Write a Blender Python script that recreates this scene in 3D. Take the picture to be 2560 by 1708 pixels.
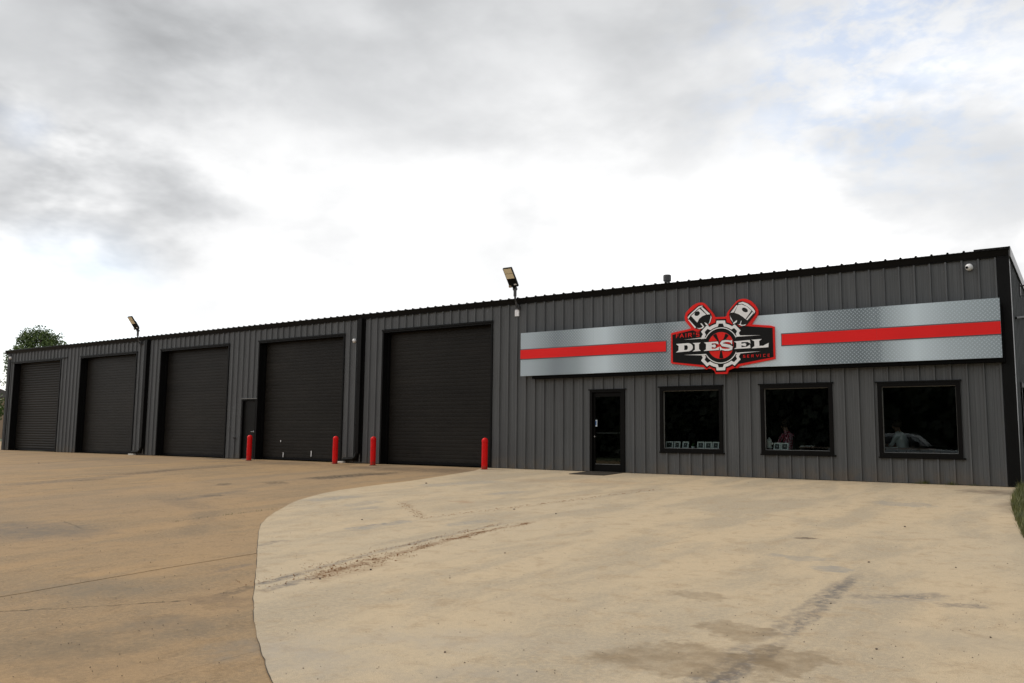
import bpy, bmesh, math, random
import numpy as np
from mathutils import Vector, Matrix, noise as mnoise
from mathutils.geometry import tessellate_polygon
random.seed(7)
for o in list(bpy.data.objects): bpy.data.objects.remove(o)
scene = bpy.context.scene
COL = scene.collection
R = math.radians

# ------------------------------------------------------------------ camera
F_PX, PW, PH = 2133.61, 2560.0, 1708.0
CAM = Vector((1.847, -19.694, 0.891))
RIGHT = Vector((0.8168219, 0.5767919, 0.0106298))
DOWN = Vector((-0.0553360, 0.0966785, -0.9937762))
FWD = Vector((-0.5742298, 0.8111500, 0.1108865))
cam_d = bpy.data.cameras.new('camera'); cam = bpy.data.objects.new('camera', cam_d); COL.objects.link(cam)
cam_d.sensor_width = 36.0; cam_d.lens = F_PX / PW * 36.0; cam_d.clip_end = 3000; cam_d.clip_start = 0.05
M = Matrix((RIGHT, -DOWN, -FWD)).transposed().to_4x4(); M.translation = CAM
cam.matrix_world = M
scene.camera = cam

SUN_EL, SUN_AZ = 50.0, -97.0          # azimuth measured from +Y clockwise; -90 = from -X (left)
SKY = 0.10
EXPOSURE = 0.34
sd = Vector((math.sin(R(SUN_AZ)) * math.cos(R(SUN_EL)), math.cos(R(SUN_AZ)) * math.cos(R(SUN_EL)), math.sin(R(SUN_EL))))

def ray(u, v):
    return RIGHT * ((u - PW / 2) / F_PX) + DOWN * ((v - PH / 2) / F_PX) + FWD
def on_y(u, v, Y):                                   # pixel -> point on the plane y = Y
    d = ray(u, v); return CAM + d * ((Y - CAM.y) / d.y)
def on_x(u, v, X):
    d = ray(u, v); return CAM + d * ((X - CAM.x) / d.x)
SL = 0.035                                           # yard falls away from the building
def gz(x, y):
    return SL * max(min(y, 0.0), -26.0)
def on_g(u, v):
    d = ray(u, v); t = (SL * CAM.y - CAM.z) / (d.z - SL * d.y); return CAM + d * t

# ------------------------------------------------------------------ world: Nishita sky behind broken cloud
w = bpy.data.worlds.new('World'); scene.world = w; w.use_nodes = True
nt = w.node_tree; nt.nodes.clear()
def N(t, kind, **kw):
    n = t.nodes.new(kind)
    for k, v in kw.items(): setattr(n, k, v)
    return n
def setin(t, sock, v):
    if v is None: return
    if isinstance(v, bpy.types.NodeSocket): t.links.new(v, sock)
    else: sock.default_value = v
def math_(t, op, a, b=None, c=None, clamp=False):
    n = N(t, 'ShaderNodeMath', operation=op, use_clamp=clamp)
    setin(t, n.inputs[0], a); setin(t, n.inputs[1], b); setin(t, n.inputs[2], c)
    return n.outputs[0]
def vmath(t, op, a, b=None):
    n = N(t, 'ShaderNodeVectorMath', operation=op)
    setin(t, n.inputs[0], a); setin(t, n.inputs[1], b)
    return n.outputs['Value'] if op in ('DOT_PRODUCT', 'LENGTH') else n.outputs['Vector']
def ramp(t, x, lo, hi, a=0.0, b=1.0, smooth=True):
    n = N(t, 'ShaderNodeMapRange', interpolation_type='SMOOTHSTEP' if smooth else 'LINEAR')
    setin(t, n.inputs['Value'], x); setin(t, n.inputs['From Min'], lo); setin(t, n.inputs['From Max'], hi)
    setin(t, n.inputs['To Min'], a); setin(t, n.inputs['To Max'], b)
    return n.outputs['Result']
def noise(t, vec, scale, detail=4, rough=.5, dist=0.0, w_=None):
    n = N(t, 'ShaderNodeTexNoise', noise_dimensions='4D' if w_ is not None else '3D')
    setin(t, n.inputs['Vector'], vec); n.inputs['Scale'].default_value = scale
    n.inputs['Detail'].default_value = detail; n.inputs['Roughness'].default_value = rough; n.inputs['Distortion'].default_value = dist
    if w_ is not None: n.inputs['W'].default_value = w_
    return n.outputs['Fac']
def mixc(t, f, a, b, blend='MIX'):
    n = N(t, 'ShaderNodeMix', data_type='RGBA', blend_type=blend)
    setin(t, n.inputs['Factor'], f)
    for s, v in ((n.inputs[6], a), (n.inputs[7], b)):
        if isinstance(v, bpy.types.NodeSocket): t.links.new(v, s)
        else: s.default_value = (*v, 1.0) if len(v) == 3 else v
    return n.outputs[2]
def xyz(t, x, y, z):
    n = N(t, 'ShaderNodeCombineXYZ')
    for i, v in enumerate((x, y, z)): setin(t, n.inputs[i], v)
    return n.outputs[0]

sky = N(nt, 'ShaderNodeTexSky', sky_type='NISHITA', sun_disc=False)
sky.sun_elevation = R(SUN_EL); sky.sun_rotation = R(SUN_AZ); sky.dust_density = 1.5; sky.air_density = 1.0
tc = N(nt, 'ShaderNodeTexCoord'); dirv = tc.outputs['Generated']
sep = N(nt, 'ShaderNodeSeparateXYZ'); nt.links.new(dirv, sep.inputs[0])
zc = math_(nt, 'MAXIMUM', sep.outputs[2], 0.0)
den = math_(nt, 'ADD', zc, 0.16)
P = xyz(nt, sep.outputs[0], sep.outputs[1], math_(nt, 'MULTIPLY', sep.outputs[2], 2.0))
n_big = noise(nt, P, 2.3, 4, .5, .3)
n_mid = noise(nt, P, 5.5, 5, .55, .15, 4.0)
n_fine = noise(nt, P, 24.0, 4, .6, .2)
def skydir(u, v):
    d = ray(u, v).normalized(); return (d.x, d.y, d.z)
wob = math_(nt, 'MULTIPLY_ADD', math_(nt, 'SUBTRACT', n_mid, .5), .5, math_(nt, 'MULTIPLY', math_(nt, 'SUBTRACT', n_big, .5), .12))
def bank(u, v, rad, soft, wobble=.16):      # a cloud bank round a sky direction, its edge torn by noise
    c = skydir(u, v)
    a = math_(nt, 'ARCCOSINE', math_(nt, 'MINIMUM', vmath(nt, 'DOT_PRODUCT', dirv, c), .99999))
    a = math_(nt, 'ADD', a, math_(nt, 'MULTIPLY', wob, wobble * 4))
    return ramp(nt, a, rad, rad + soft, 1.0, 0.0)
lum = ramp(nt, zc, .12, .55, .98, .60)
lum = math_(nt, 'MULTIPLY', lum, ramp(nt, n_big, .30, .70, .86, 1.12))
lum = math_(nt, 'MULTIPLY', lum, ramp(nt, n_mid, .30, .70, .88, 1.08))
for (u, v, r_, s_, k) in ((60, 70, .05, .20, .36), (-10, 430, .03, .10, .30), (240, 465, .02, .09, .16), (2330, 470, .05, .10, .20), (1300, 20, .03, .25, .08)):
    lum = math_(nt, 'MULTIPLY', lum, math_(nt, 'SUBTRACT', 1.0, math_(nt, 'MULTIPLY', bank(u, v, r_, s_), k)))
cloud = mixc(nt, ramp(nt, lum, .35, .95), (.955, .975, 1.0), (1.0, 1.0, 1.0))
cl = N(nt, 'ShaderNodeVectorMath', operation='SCALE'); nt.links.new(cloud, cl.inputs[0])
nt.links.new(math_(nt, 'MULTIPLY', lum, 1.0 / SKY), cl.inputs['Scale'])
gap = math_(nt, 'MULTIPLY', bank(2230, 60, .02, .20, .15), ramp(nt, n_fine, .40, .66, .06, .44))
gap = math_(nt, 'MAXIMUM', gap, math_(nt, 'MULTIPLY', bank(70, 310, .005, .05, .1), .14))
gap = math_(nt, 'MAXIMUM', gap, math_(nt, 'MULTIPLY', bank(140, 840, .03, .11, .04), .38))
gap = math_(nt, 'MAXIMUM', gap, math_(nt, 'MULTIPLY', ramp(nt, n_big, .70, .84), ramp(nt, n_fine, .40, .68, 0, .4)))
gap = math_(nt, 'MULTIPLY', gap, ramp(nt, zc, .0, .06))
skyc = N(nt, 'ShaderNodeVectorMath', operation='SCALE'); nt.links.new(sky.outputs[0], skyc.inputs[0]); skyc.inputs['Scale'].default_value = 1.9
final = mixc(nt, gap, cl.outputs[0], skyc.outputs[0])
bg = N(nt, 'ShaderNodeBackground'); bg.inputs['Strength'].default_value = SKY
nt.links.new(final, bg.inputs['Color'])
wo = N(nt, 'ShaderNodeOutputWorld'); nt.links.new(bg.outputs[0], wo.inputs['Surface'])

sun_d = bpy.data.lights.new('sun', 'SUN'); sun_d.energy = 1.5; sun_d.angle = R(18); sun_d.color = (1.0, .93, .82)
sun = bpy.data.objects.new('sun', sun_d); COL.objects.link(sun)
sun.rotation_euler = sd.to_track_quat('Z', 'Y').to_euler()
vs = scene.view_settings; vs.view_transform = 'Standard'; vs.look = 'None'; vs.gamma = 1.0; vs.use_curve_mapping = False; vs.exposure = EXPOSURE
scene.render.engine = 'CYCLES'
scene.cycles.max_bounces = 6; scene.cycles.diffuse_bounces = 3; scene.cycles.glossy_bounces = 3
w.cycles.sampling_method = 'MANUAL'; w.cycles.sample_map_resolution = 512

# ------------------------------------------------------------------ helpers
class MB:
    def __init__(s): s.v = []; s.f = []; s.m = []
    def add(s, vs, fs, mi=0):
        k = len(s.v); s.v += [tuple(p) for p in vs]; s.f += [tuple(i + k for i in f) for f in fs]; s.m += [mi] * len(fs); return s
    def box(s, a, b, mi=0, M=None):
        x0, y0, z0 = a; x1, y1, z1 = b
        P = [(x0,y0,z0),(x1,y0,z0),(x1,y1,z0),(x0,y1,z0),(x0,y0,z1),(x1,y0,z1),(x1,y1,z1),(x0,y1,z1)]
        if M is not None: P = [tuple(M @ Vector(p)) for p in P]
        return s.add(P, [(0,3,2,1),(4,5,6,7),(0,1,5,4),(1,2,6,5),(2,3,7,6),(3,0,4,7)], mi)
    def bbox(s, a, b, r=.01, mi=0, M=None):           # box with chamfered vertical and top edges
        x0,y0,z0=a; x1,y1,z1=b
        def ring(i,z): return [(x0+i+r,y0+i,z),(x1-i-r,y0+i,z),(x1-i,y0+i+r,z),(x1-i,y1-i-r,z),(x1-i-r,y1-i,z),(x0+i+r,y1-i,z),(x0+i,y1-i-r,z),(x0+i,y0+i+r,z)]
        P = ring(0,z0)+ring(0,z1-r)+ring(r,z1)
        if M is not None: P=[tuple(M@Vector(p)) for p in P]
        fs=[tuple(range(7,-1,-1)), tuple(range(16,24))]
        for k in (0,8):
            for i in range(8): fs.append((k+i,k+(i+1)%8,k+8+(i+1)%8,k+8+i))
        return s.add(P,fs,mi)
    def tube(s, pts, rad, n=10, mi=0, cap=True):
        pts = [Vector(p) for p in pts]; rr = rad if hasattr(rad,'__len__') else [rad]*len(pts)
        vs=[]; up=Vector((0,0,1))
        for i,p in enumerate(pts):
            t=(pts[min(i+1,len(pts)-1)]-pts[max(i-1,0)]).normalized()
            a = t.cross(up) if abs(t.dot(up))<.95 else t.cross(Vector((1,0,0)))
            a.normalize(); b=t.cross(a)
            for k in range(n):
                an=2*math.pi*k/n; vs.append(p+(a*math.cos(an)+b*math.sin(an))*rr[i])
        fs=[]
        for i in range(len(pts)-1):
            for k in range(n): fs.append((i*n+k,i*n+(k+1)%n,(i+1)*n+(k+1)%n,(i+1)*n+k))
        if cap: fs += [tuple(range(n-1,-1,-1)), tuple((len(pts)-1)*n+k for k in range(n))]
        return s.add(vs,fs,mi)
    def lathe(s, c, prof, n=24, mi=0):                # prof: (r,z) from bottom to top
        vs=[];fs=[]
        for r_,z in prof:
            for k in range(n):
                a=2*math.pi*k/n; vs.append((c[0]+r_*math.cos(a),c[1]+r_*math.sin(a),c[2]+z))
        for i in range(len(prof)-1):
            for k in range(n): fs.append((i*n+k,i*n+(k+1)%n,(i+1)*n+(k+1)%n,(i+1)*n+k))
        fs += [tuple(range(n-1,-1,-1)), tuple((len(prof)-1)*n+k for k in range(n))]
        return s.add(vs,fs,mi)
    def build(s, name, mats, parent=None, smooth=False):
        me = bpy.data.meshes.new(name); me.from_pydata(s.v, [], s.f)
        mats = mats if isinstance(mats,(list,tuple)) else [mats]
        for m in mats: me.materials.append(m)
        if len(mats)>1: me.polygons.foreach_set('material_index', s.m)
        if smooth: me.polygons.foreach_set('use_smooth',[True]*len(me.polygons))
        me.validate(); me.update()
        o = bpy.data.objects.new(name, me); COL.objects.link(o)
        if parent is not None: o.parent = parent
        return o
def inst(name, me, parent=None, loc=(0,0,0)):
    o = bpy.data.objects.new(name, me); COL.objects.link(o); o.location = loc
    if parent is not None: o.parent = parent
    return o
def empty(name, loc=(0,0,0)):
    o = bpy.data.objects.new(name, None); COL.objects.link(o); o.location = loc; o.empty_display_size=.1; return o
def tag(o, label=None, cat=None, group=None, kind=None):
    if label: o['label']=label
    if cat: o['category']=cat
    if group: o['group']=group
    if kind: o['kind']=kind
    return o
def smooth_by_angle(o, deg=40):
    me=o.data; me.polygons.foreach_set('use_smooth',[True]*len(me.polygons))
    try: me.set_sharp_from_angle(angle=R(deg))
    except Exception: pass
def copy_tree(o, parent=None):
    c=o.copy(); COL.objects.link(c); c.parent=parent
    for ch in list(o.children): copy_tree(ch,c)
    return c

# ------------------------------------------------------------------ materials
def mat(name, col, rough=.6, metal=0.0, spec=.5, var=0.0, vscale=3.0, bump=0.0, bscale=60.0, stretch=(1,1,1), coat=0.0):
    m=bpy.data.materials.new(name); m.use_nodes=True; t=m.node_tree
    b=t.nodes['Principled BSDF']; b.inputs['Roughness'].default_value=rough; b.inputs['Metallic'].default_value=metal
    b.inputs['Specular IOR Level'].default_value=spec; b.inputs['Coat Weight'].default_value=coat
    b.inputs['Base Color'].default_value=(*col,1)
    g=N(t,'ShaderNodeNewGeometry')
    mp=N(t,'ShaderNodeMapping'); t.links.new(g.outputs['Position'],mp.inputs['Vector']); mp.inputs['Scale'].default_value=stretch
    if var>0:
        f=noise(t,mp.outputs[0],vscale,5,.6)
        k=ramp(t,f,.28,.72,1-var,1+var,False)
        sc=N(t,'ShaderNodeVectorMath',operation='SCALE'); sc.inputs[0].default_value=col; t.links.new(k,sc.inputs['Scale'])
        t.links.new(sc.outputs[0],b.inputs['Base Color'])
    if bump>0:
        bn=N(t,'ShaderNodeBump'); bn.inputs['Strength'].default_value=bump; bn.inputs['Distance'].default_value=.01
        t.links.new(noise(t,mp.outputs[0],bscale,4,.6),bn.inputs['Height']); t.links.new(bn.outputs[0],b.inputs['Normal'])
    return m
def wall_mat(name, col):
    # charcoal panel paint: fine vertical streaks, dust splashed up from the yard, faint blotches
    m=bpy.data.materials.new(name); m.use_nodes=True; t=m.node_tree; b=t.nodes['Principled BSDF']
    g=N(t,'ShaderNodeNewGeometry'); pos=g.outputs['Position']
    mp=N(t,'ShaderNodeMapping'); t.links.new(pos,mp.inputs[0]); mp.inputs['Scale'].default_value=(38,38,.5)
    st=noise(t,mp.outputs[0],1.0,4,.6)
    bl=noise(t,pos,.8,4,.5)
    c=mixc(t,ramp(t,st,.3,.7,0,1,False),tuple(x*.80 for x in col),tuple(x*1.16 for x in col))
    c=mixc(t,ramp(t,bl,.3,.7,0,.35),c,tuple(x*.78 for x in col))
    s=N(t,'ShaderNodeSeparateXYZ'); t.links.new(pos,s.inputs[0])
    dust=math_(t,'MULTIPLY',ramp(t,s.outputs[2],0.0,.45,1,0),ramp(t,noise(t,pos,3.0,5,.6),.38,.62,.05,.5))
    c=mixc(t,dust,c,(.16,.125,.09))
    t.links.new(c,b.inputs['Base Color']); b.inputs['Roughness'].default_value=.5; b.inputs['Specular IOR Level'].default_value=.22
    bn=N(t,'ShaderNodeBump'); bn.inputs['Strength'].default_value=.15; bn.inputs['Distance'].default_value=.01
    t.links.new(st,bn.inputs['Height']); t.links.new(bn.outputs[0],b.inputs['Normal'])
    return m
WALL=wall_mat('charcoal_panel',(.108,.113,.117))
BLACK=mat('black_trim',(.0045,.0045,.0045),.5,spec=.12,var=.25,vscale=4)
BLACKM=mat('black_matte',(.004,.004,.004),.8,spec=.08)
def slat_mat(name,col):
    m=bpy.data.materials.new(name); m.use_nodes=True; t=m.node_tree; b=t.nodes['Principled BSDF']
    g=N(t,'ShaderNodeNewGeometry'); pos=g.outputs['Position']
    oi=N(t,'ShaderNodeObjectInfo')
    k=ramp(t,oi.outputs['Random'],0,1,.93,1.08,False)
    mp=N(t,'ShaderNodeMapping'); t.links.new(pos,mp.inputs[0]); mp.inputs['Scale'].default_value=(.8,1,7)
    st=noise(t,mp.outputs[0],1.3,5,.6)
    k=math_(t,'MULTIPLY',k,ramp(t,st,.3,.7,.78,1.22,False)); k=math_(t,'MULTIPLY',k,ramp(t,noise(t,pos,.33,4,.55),.3,.7,.72,1.35,False))
    sc=N(t,'ShaderNodeVectorMath',operation='SCALE'); sc.inputs[0].default_value=col; t.links.new(k,sc.inputs['Scale'])
    s=N(t,'ShaderNodeSeparateXYZ'); t.links.new(pos,s.inputs[0])
    d=math_(t,'MULTIPLY',ramp(t,s.outputs[2],0.0,.8,1,0),ramp(t,noise(t,pos,1.7,6,.6),.45,.65,0,.45))
    c=mixc(t,d,sc.outputs[0],(.028,.024,.019))
    chip=ramp(t,noise(t,pos,9,3,.5),.80,.81)
    c=mixc(t,math_(t,'MULTIPLY',chip,.35),c,(.3,.29,.27))
    t.links.new(c,b.inputs['Base Color']); b.inputs['Roughness'].default_value=.5; b.inputs['Specular IOR Level'].default_value=.16
    return m
SLAT=slat_mat('brown_black_slat',(.0125,.0110,.0092))
DOORP=mat('door_paint',(.0085,.0085,.008),.5,spec=.12,var=.2,vscale=2.5)
FRAME=mat('dark_frame',(.0042,.004,.0038),.5,spec=.09,var=.15)
ALU=mat('grey_edge',(.16,.16,.155),.5,spec=.4)
STEEL=mat('steel',(.5,.5,.5),.3,1.0)
def red_mat():
    m=mat('bollard_red',(.70,.004,.005),.45,spec=.18,var=.14,vscale=7)
    return m
def red_wear():
    m=bpy.data.materials.new('bollard_red'); m.use_nodes=True; t=m.node_tree; b=t.nodes['Principled BSDF']
    tcn=N(t,'ShaderNodeTexCoord'); ob=tcn.outputs['Object']; g=N(t,'ShaderNodeNewGeometry'); pos=g.outputs['Position']
    s=N(t,'ShaderNodeSeparateXYZ'); t.links.new(ob,s.inputs[0])
    c=mixc(t,ramp(t,noise(t,pos,5,5,.6),.35,.7,0,.5),(.72,.004,.005),(.50,.006,.006))
    c=mixc(t,math_(t,'MULTIPLY',ramp(t,s.outputs[2],.02,.22,1,0),ramp(t,noise(t,pos,14,5,.65),.40,.62,0,.7)),c,(.12,.06,.035))
    c=mixc(t,math_(t,'MULTIPLY',ramp(t,noise(t,pos,24,3,.6),.66,.70),ramp(t,s.outputs[2],.1,.6,.7,.15)),c,(.16,.09,.07))
    t.links.new(c,b.inputs['Base Color']); b.inputs['Roughness'].default_value=.45; b.inputs['Specular IOR Level'].default_value=.2; return m
RED=red_wear()
WHITE=mat('white_plastic',(.78,.78,.78),.4)
GREYP=mat('dark_grey_pipe',(.05,.05,.052),.5)
LED=mat('led_cream',(.78,.68,.47),.35,var=.08,vscale=40)
ROOFM=mat('roof_sheet',(.06,.06,.06),.45,var=.15)
RAKE=mat('rake_trim',(.055,.055,.055),.33,spec=.6)
def glass_mat(name,tint):
    m=bpy.data.materials.new(name); m.use_nodes=True; t=m.node_tree; t.nodes.clear()
    tr=N(t,'ShaderNodeBsdfTransparent'); tr.inputs[0].default_value=(*tint,1)
    gl=N(t,'ShaderNodeBsdfGlossy'); gl.inputs['Roughness'].default_value=.015; gl.inputs[0].default_value=(.9,.95,.95,1)
    fr=N(t,'ShaderNodeFresnel'); fr.inputs[0].default_value=1.45
    mx=N(t,'ShaderNodeMixShader'); t.links.new(fr.outputs[0],mx.inputs[0]); t.links.new(tr.outputs[0],mx.inputs[1]); t.links.new(gl.outputs[0],mx.inputs[2])
    o=N(t,'ShaderNodeOutputMaterial'); t.links.new(mx.outputs[0],o.inputs[0]); return m
GLASS=glass_mat('tinted_glass',(.78,.82,.82))
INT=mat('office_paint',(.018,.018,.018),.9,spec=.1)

# ------------------------------------------------------------------ ground shaders: stains and tyre marks set out in metres on the yard
STREAK=bpy.data.node_groups.new('streak','ShaderNodeTree')
itf=STREAK.interface
for nm,tp in (('Pos','NodeSocketVector'),('A','NodeSocketVector'),('D','NodeSocketVector'),('Len','NodeSocketFloat'),('W','NodeSocketFloat'),('Nz','NodeSocketFloat'),('Brk','NodeSocketFloat')):
    itf.new_socket(nm,in_out='INPUT',socket_type=tp)
itf.new_socket('Mask',in_out='OUTPUT',socket_type='NodeSocketFloat')
gi=N(STREAK,'NodeGroupInput'); go=N(STREAK,'NodeGroupOutput')
nz=gi.outputs['Nz']
rel=vmath(STREAK,'SUBTRACT',gi.outputs['Pos'],gi.outputs['A'])
tt=vmath(STREAK,'DOT_PRODUCT',rel,gi.outputs['D'])
perp=vmath(STREAK,'CROSS_PRODUCT',gi.outputs['D'],(0,0,1))
ss=math_(STREAK,'ABSOLUTE',math_(STREAK,'ADD',vmath(STREAK,'DOT_PRODUCT',rel,perp),math_(STREAK,'MULTIPLY',math_(STREAK,'SUBTRACT',nz,.5),math_(STREAK,'MULTIPLY',gi.outputs['W'],1.2))))
across=ramp(STREAK,math_(STREAK,'DIVIDE',ss,gi.outputs['W']),.35,1.0,1,0)
tn=math_(STREAK,'DIVIDE',tt,gi.outputs['Len'])
ends=math_(STREAK,'MULTIPLY',ramp(STREAK,tn,-.03,.16),ramp(STREAK,tn,.80,1.03,1,0))
brk=ramp(STREAK,gi.outputs['Brk'],.36,.60,.15,1)
STREAK.links.new(math_(STREAK,'MULTIPLY',math_(STREAK,'MULTIPLY',across,ends),brk),go.inputs[0])

SHARED={}
def shared(t,pos,key,sc,det,ro):
    k=(t.id_data.name if hasattr(t,'id_data') else id(t),id(t),key)
    if k not in SHARED: SHARED[k]=noise(t,pos,sc,det,ro)
    return SHARED[k]
def streak(t,pos,pa,pb,wid):
    a,b=on_g(*pa),on_g(*pb); d=Vector((b.x-a.x,b.y-a.y,0)); L=d.length; d.normalize()
    n=N(t,'ShaderNodeGroup'); n.node_tree=STREAK
    t.links.new(pos,n.inputs['Pos']); t.links.new(shared(t,pos,'m',3.0,5,.65),n.inputs['Nz']); t.links.new(shared(t,pos,'b',11.0,4,.7),n.inputs['Brk']); n.inputs['A'].default_value=(a.x,a.y,0); n.inputs['D'].default_value=d; n.inputs['Len'].default_value=L; n.inputs['W'].default_value=wid
    return n.outputs[0]
def blob(t,pos,p,rx,ry,ang=0,soft=.35,wob=.6,ns=2.0):
    c=on_g(*p); rel=vmath(t,'SUBTRACT',pos,(c.x,c.y,0))
    ca,sa=math.cos(R(ang)),math.sin(R(ang))
    a=vmath(t,'DOT_PRODUCT',rel,(ca/rx,sa/rx,0)); b=vmath(t,'DOT_PRODUCT',rel,(-sa/ry,ca/ry,0))
    r_=math_(t,'SQRT',math_(t,'ADD',math_(t,'MULTIPLY',a,a),math_(t,'MULTIPLY',b,b)))
    r_=math_(t,'ADD',r_,math_(t,'MULTIPLY',math_(t,'SUBTRACT',(shared(t,pos,'l',1.1,6,.62) if ns/max(rx,ry)<2 else shared(t,pos,'m',3.0,5,.65) if ns/max(rx,ry)<7 else shared(t,pos,'b',11.0,4,.7)),.5),wob*2))
    return ramp(t,r_,1-soft,1+soft*.2,1,0)
def ground_base(name, cols, rough, spec):
    m=bpy.data.materials.new(name); m.use_nodes=True; t=m.node_tree; b=t.nodes['Principled BSDF']
    g=N(t,'ShaderNodeNewGeometry'); pos=g.outputs['Position']
    flat=N(t,'ShaderNodeMapping'); t.links.new(pos,flat.inputs[0]); flat.inputs['Scale'].default_value=(1,1,0); flat.vector_type='POINT'
    p=flat.outputs[0]
    wash=N(t,'ShaderNodeMapping'); t.links.new(p,wash.inputs[0]); wash.inputs['Rotation'].default_value=(0,0,R(8)); wash.inputs['Scale'].default_value=(1.0,.32,1)
    n1=noise(t,p,.22,6,.55); n2=noise(t,wash.outputs[0],1.1,7,.62,.4); n3=noise(t,p,26,4,.65); n4=noise(t,p,140,3,.6)
    c=mixc(t,ramp(t,n1,.32,.68),cols[0],cols[1])
    c=mixc(t,ramp(t,n2,.42,.62,0,.70),c,cols[2])
    n5=noise(t,p,3.4,6,.68,.6); c=mixc(t,ramp(t,n5,.48,.70,0,.62),c,cols[4]); n6=noise(t,p,9.0,5,.7,.3); c=mixc(t,ramp(t,n6,.52,.72,0,.45),c,cols[2]); c=mixc(t,ramp(t,n6,.44,.30,0,.35),c,cols[3])
    c=mixc(t,ramp(t,n3,.35,.70,0,.42),c,cols[3])
    k=ramp(t,n4,.3,.7,.76,1.22,False)
    sc=N(t,'ShaderNodeVectorMath',operation='SCALE'); t.links.new(c,sc.inputs[0]); t.links.new(k,sc.inputs['Scale'])
    c=sc.outputs[0]
    pits=ramp(t,noise(t,p,30,2,.5),.715,.75,0,.55); c=mixc(t,pits,c,(.05,.04,.03))
    b.inputs['Roughness'].default_value=rough; b.inputs['Specular IOR Level'].default_value=spec
    bn=N(t,'ShaderNodeBump'); bn.inputs['Strength'].default_value=.35; bn.inputs['Distance'].default_value=.004
    br=N(t,'ShaderNodeMapping'); t.links.new(p,br.inputs[0]); br.inputs['Scale'].default_value=(6,160,1)
    t.links.new(math_(t,'ADD',math_(t,'MULTIPLY',noise(t,br.outputs[0],1.0,2,.5),.8),math_(t,'ADD',n4,math_(t,'MULTIPLY',n3,1.5))),bn.inputs['Height']); t.links.new(bn.outputs[0],b.inputs['Normal'])
    return m,t,b,p,c
RUB=(.105,.10,.10); OIL=(.035,.030,.027); MUD=(.20,.115,.055); DAMP=(.20,.145,.085); GREY=(.24,.235,.215)
def apply(t,b,p,c,items):
    def warp(p,sc,am):
        n=N(t,'ShaderNodeTexNoise'); t.links.new(p,n.inputs['Vector']); n.inputs['Scale'].default_value=sc; n.inputs['Detail'].default_value=4; n.inputs['Roughness'].default_value=.65
        v=vmath(t,'SUBTRACT',n.outputs['Color'],(.5,.5,.5)); k=N(t,'ShaderNodeVectorMath',operation='SCALE'); t.links.new(v,k.inputs[0]); k.inputs['Scale'].default_value=am
        f=vmath(t,'MULTIPLY',k.outputs[0],(1,1,0)); return vmath(t,'ADD',p,f)
    pw=warp(p,2.2,.9); ps=warp(p,6.0,.10); fade=ramp(t,noise(t,p,5.0,5,.7),.30,.66,.35,1.0)
    for it in items:
        if it[0]=='s': _,pa,pb,wd,col,k=it; mk=streak(t,ps,pa,pb,wd)
        else: _,pc,rx,ry,ang,col,k=it[:7]; mk=math_(t,'MULTIPLY',blob(t,pw if max(rx,ry)>.3 else ps,pc,rx,ry,ang,*(it[7:])),fade)
        c=mixc(t,math_(t,'MULTIPLY',mk,k),c,col)
    t.links.new(c,b.inputs['Base Color'])
AP,t_,b_,p_,c_=ground_base('pale_concrete',((.475,.372,.245),(.43,.355,.252),(.30,.258,.195),(.55,.43,.285),(.315,.23,.14)),.8,.2)
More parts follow.
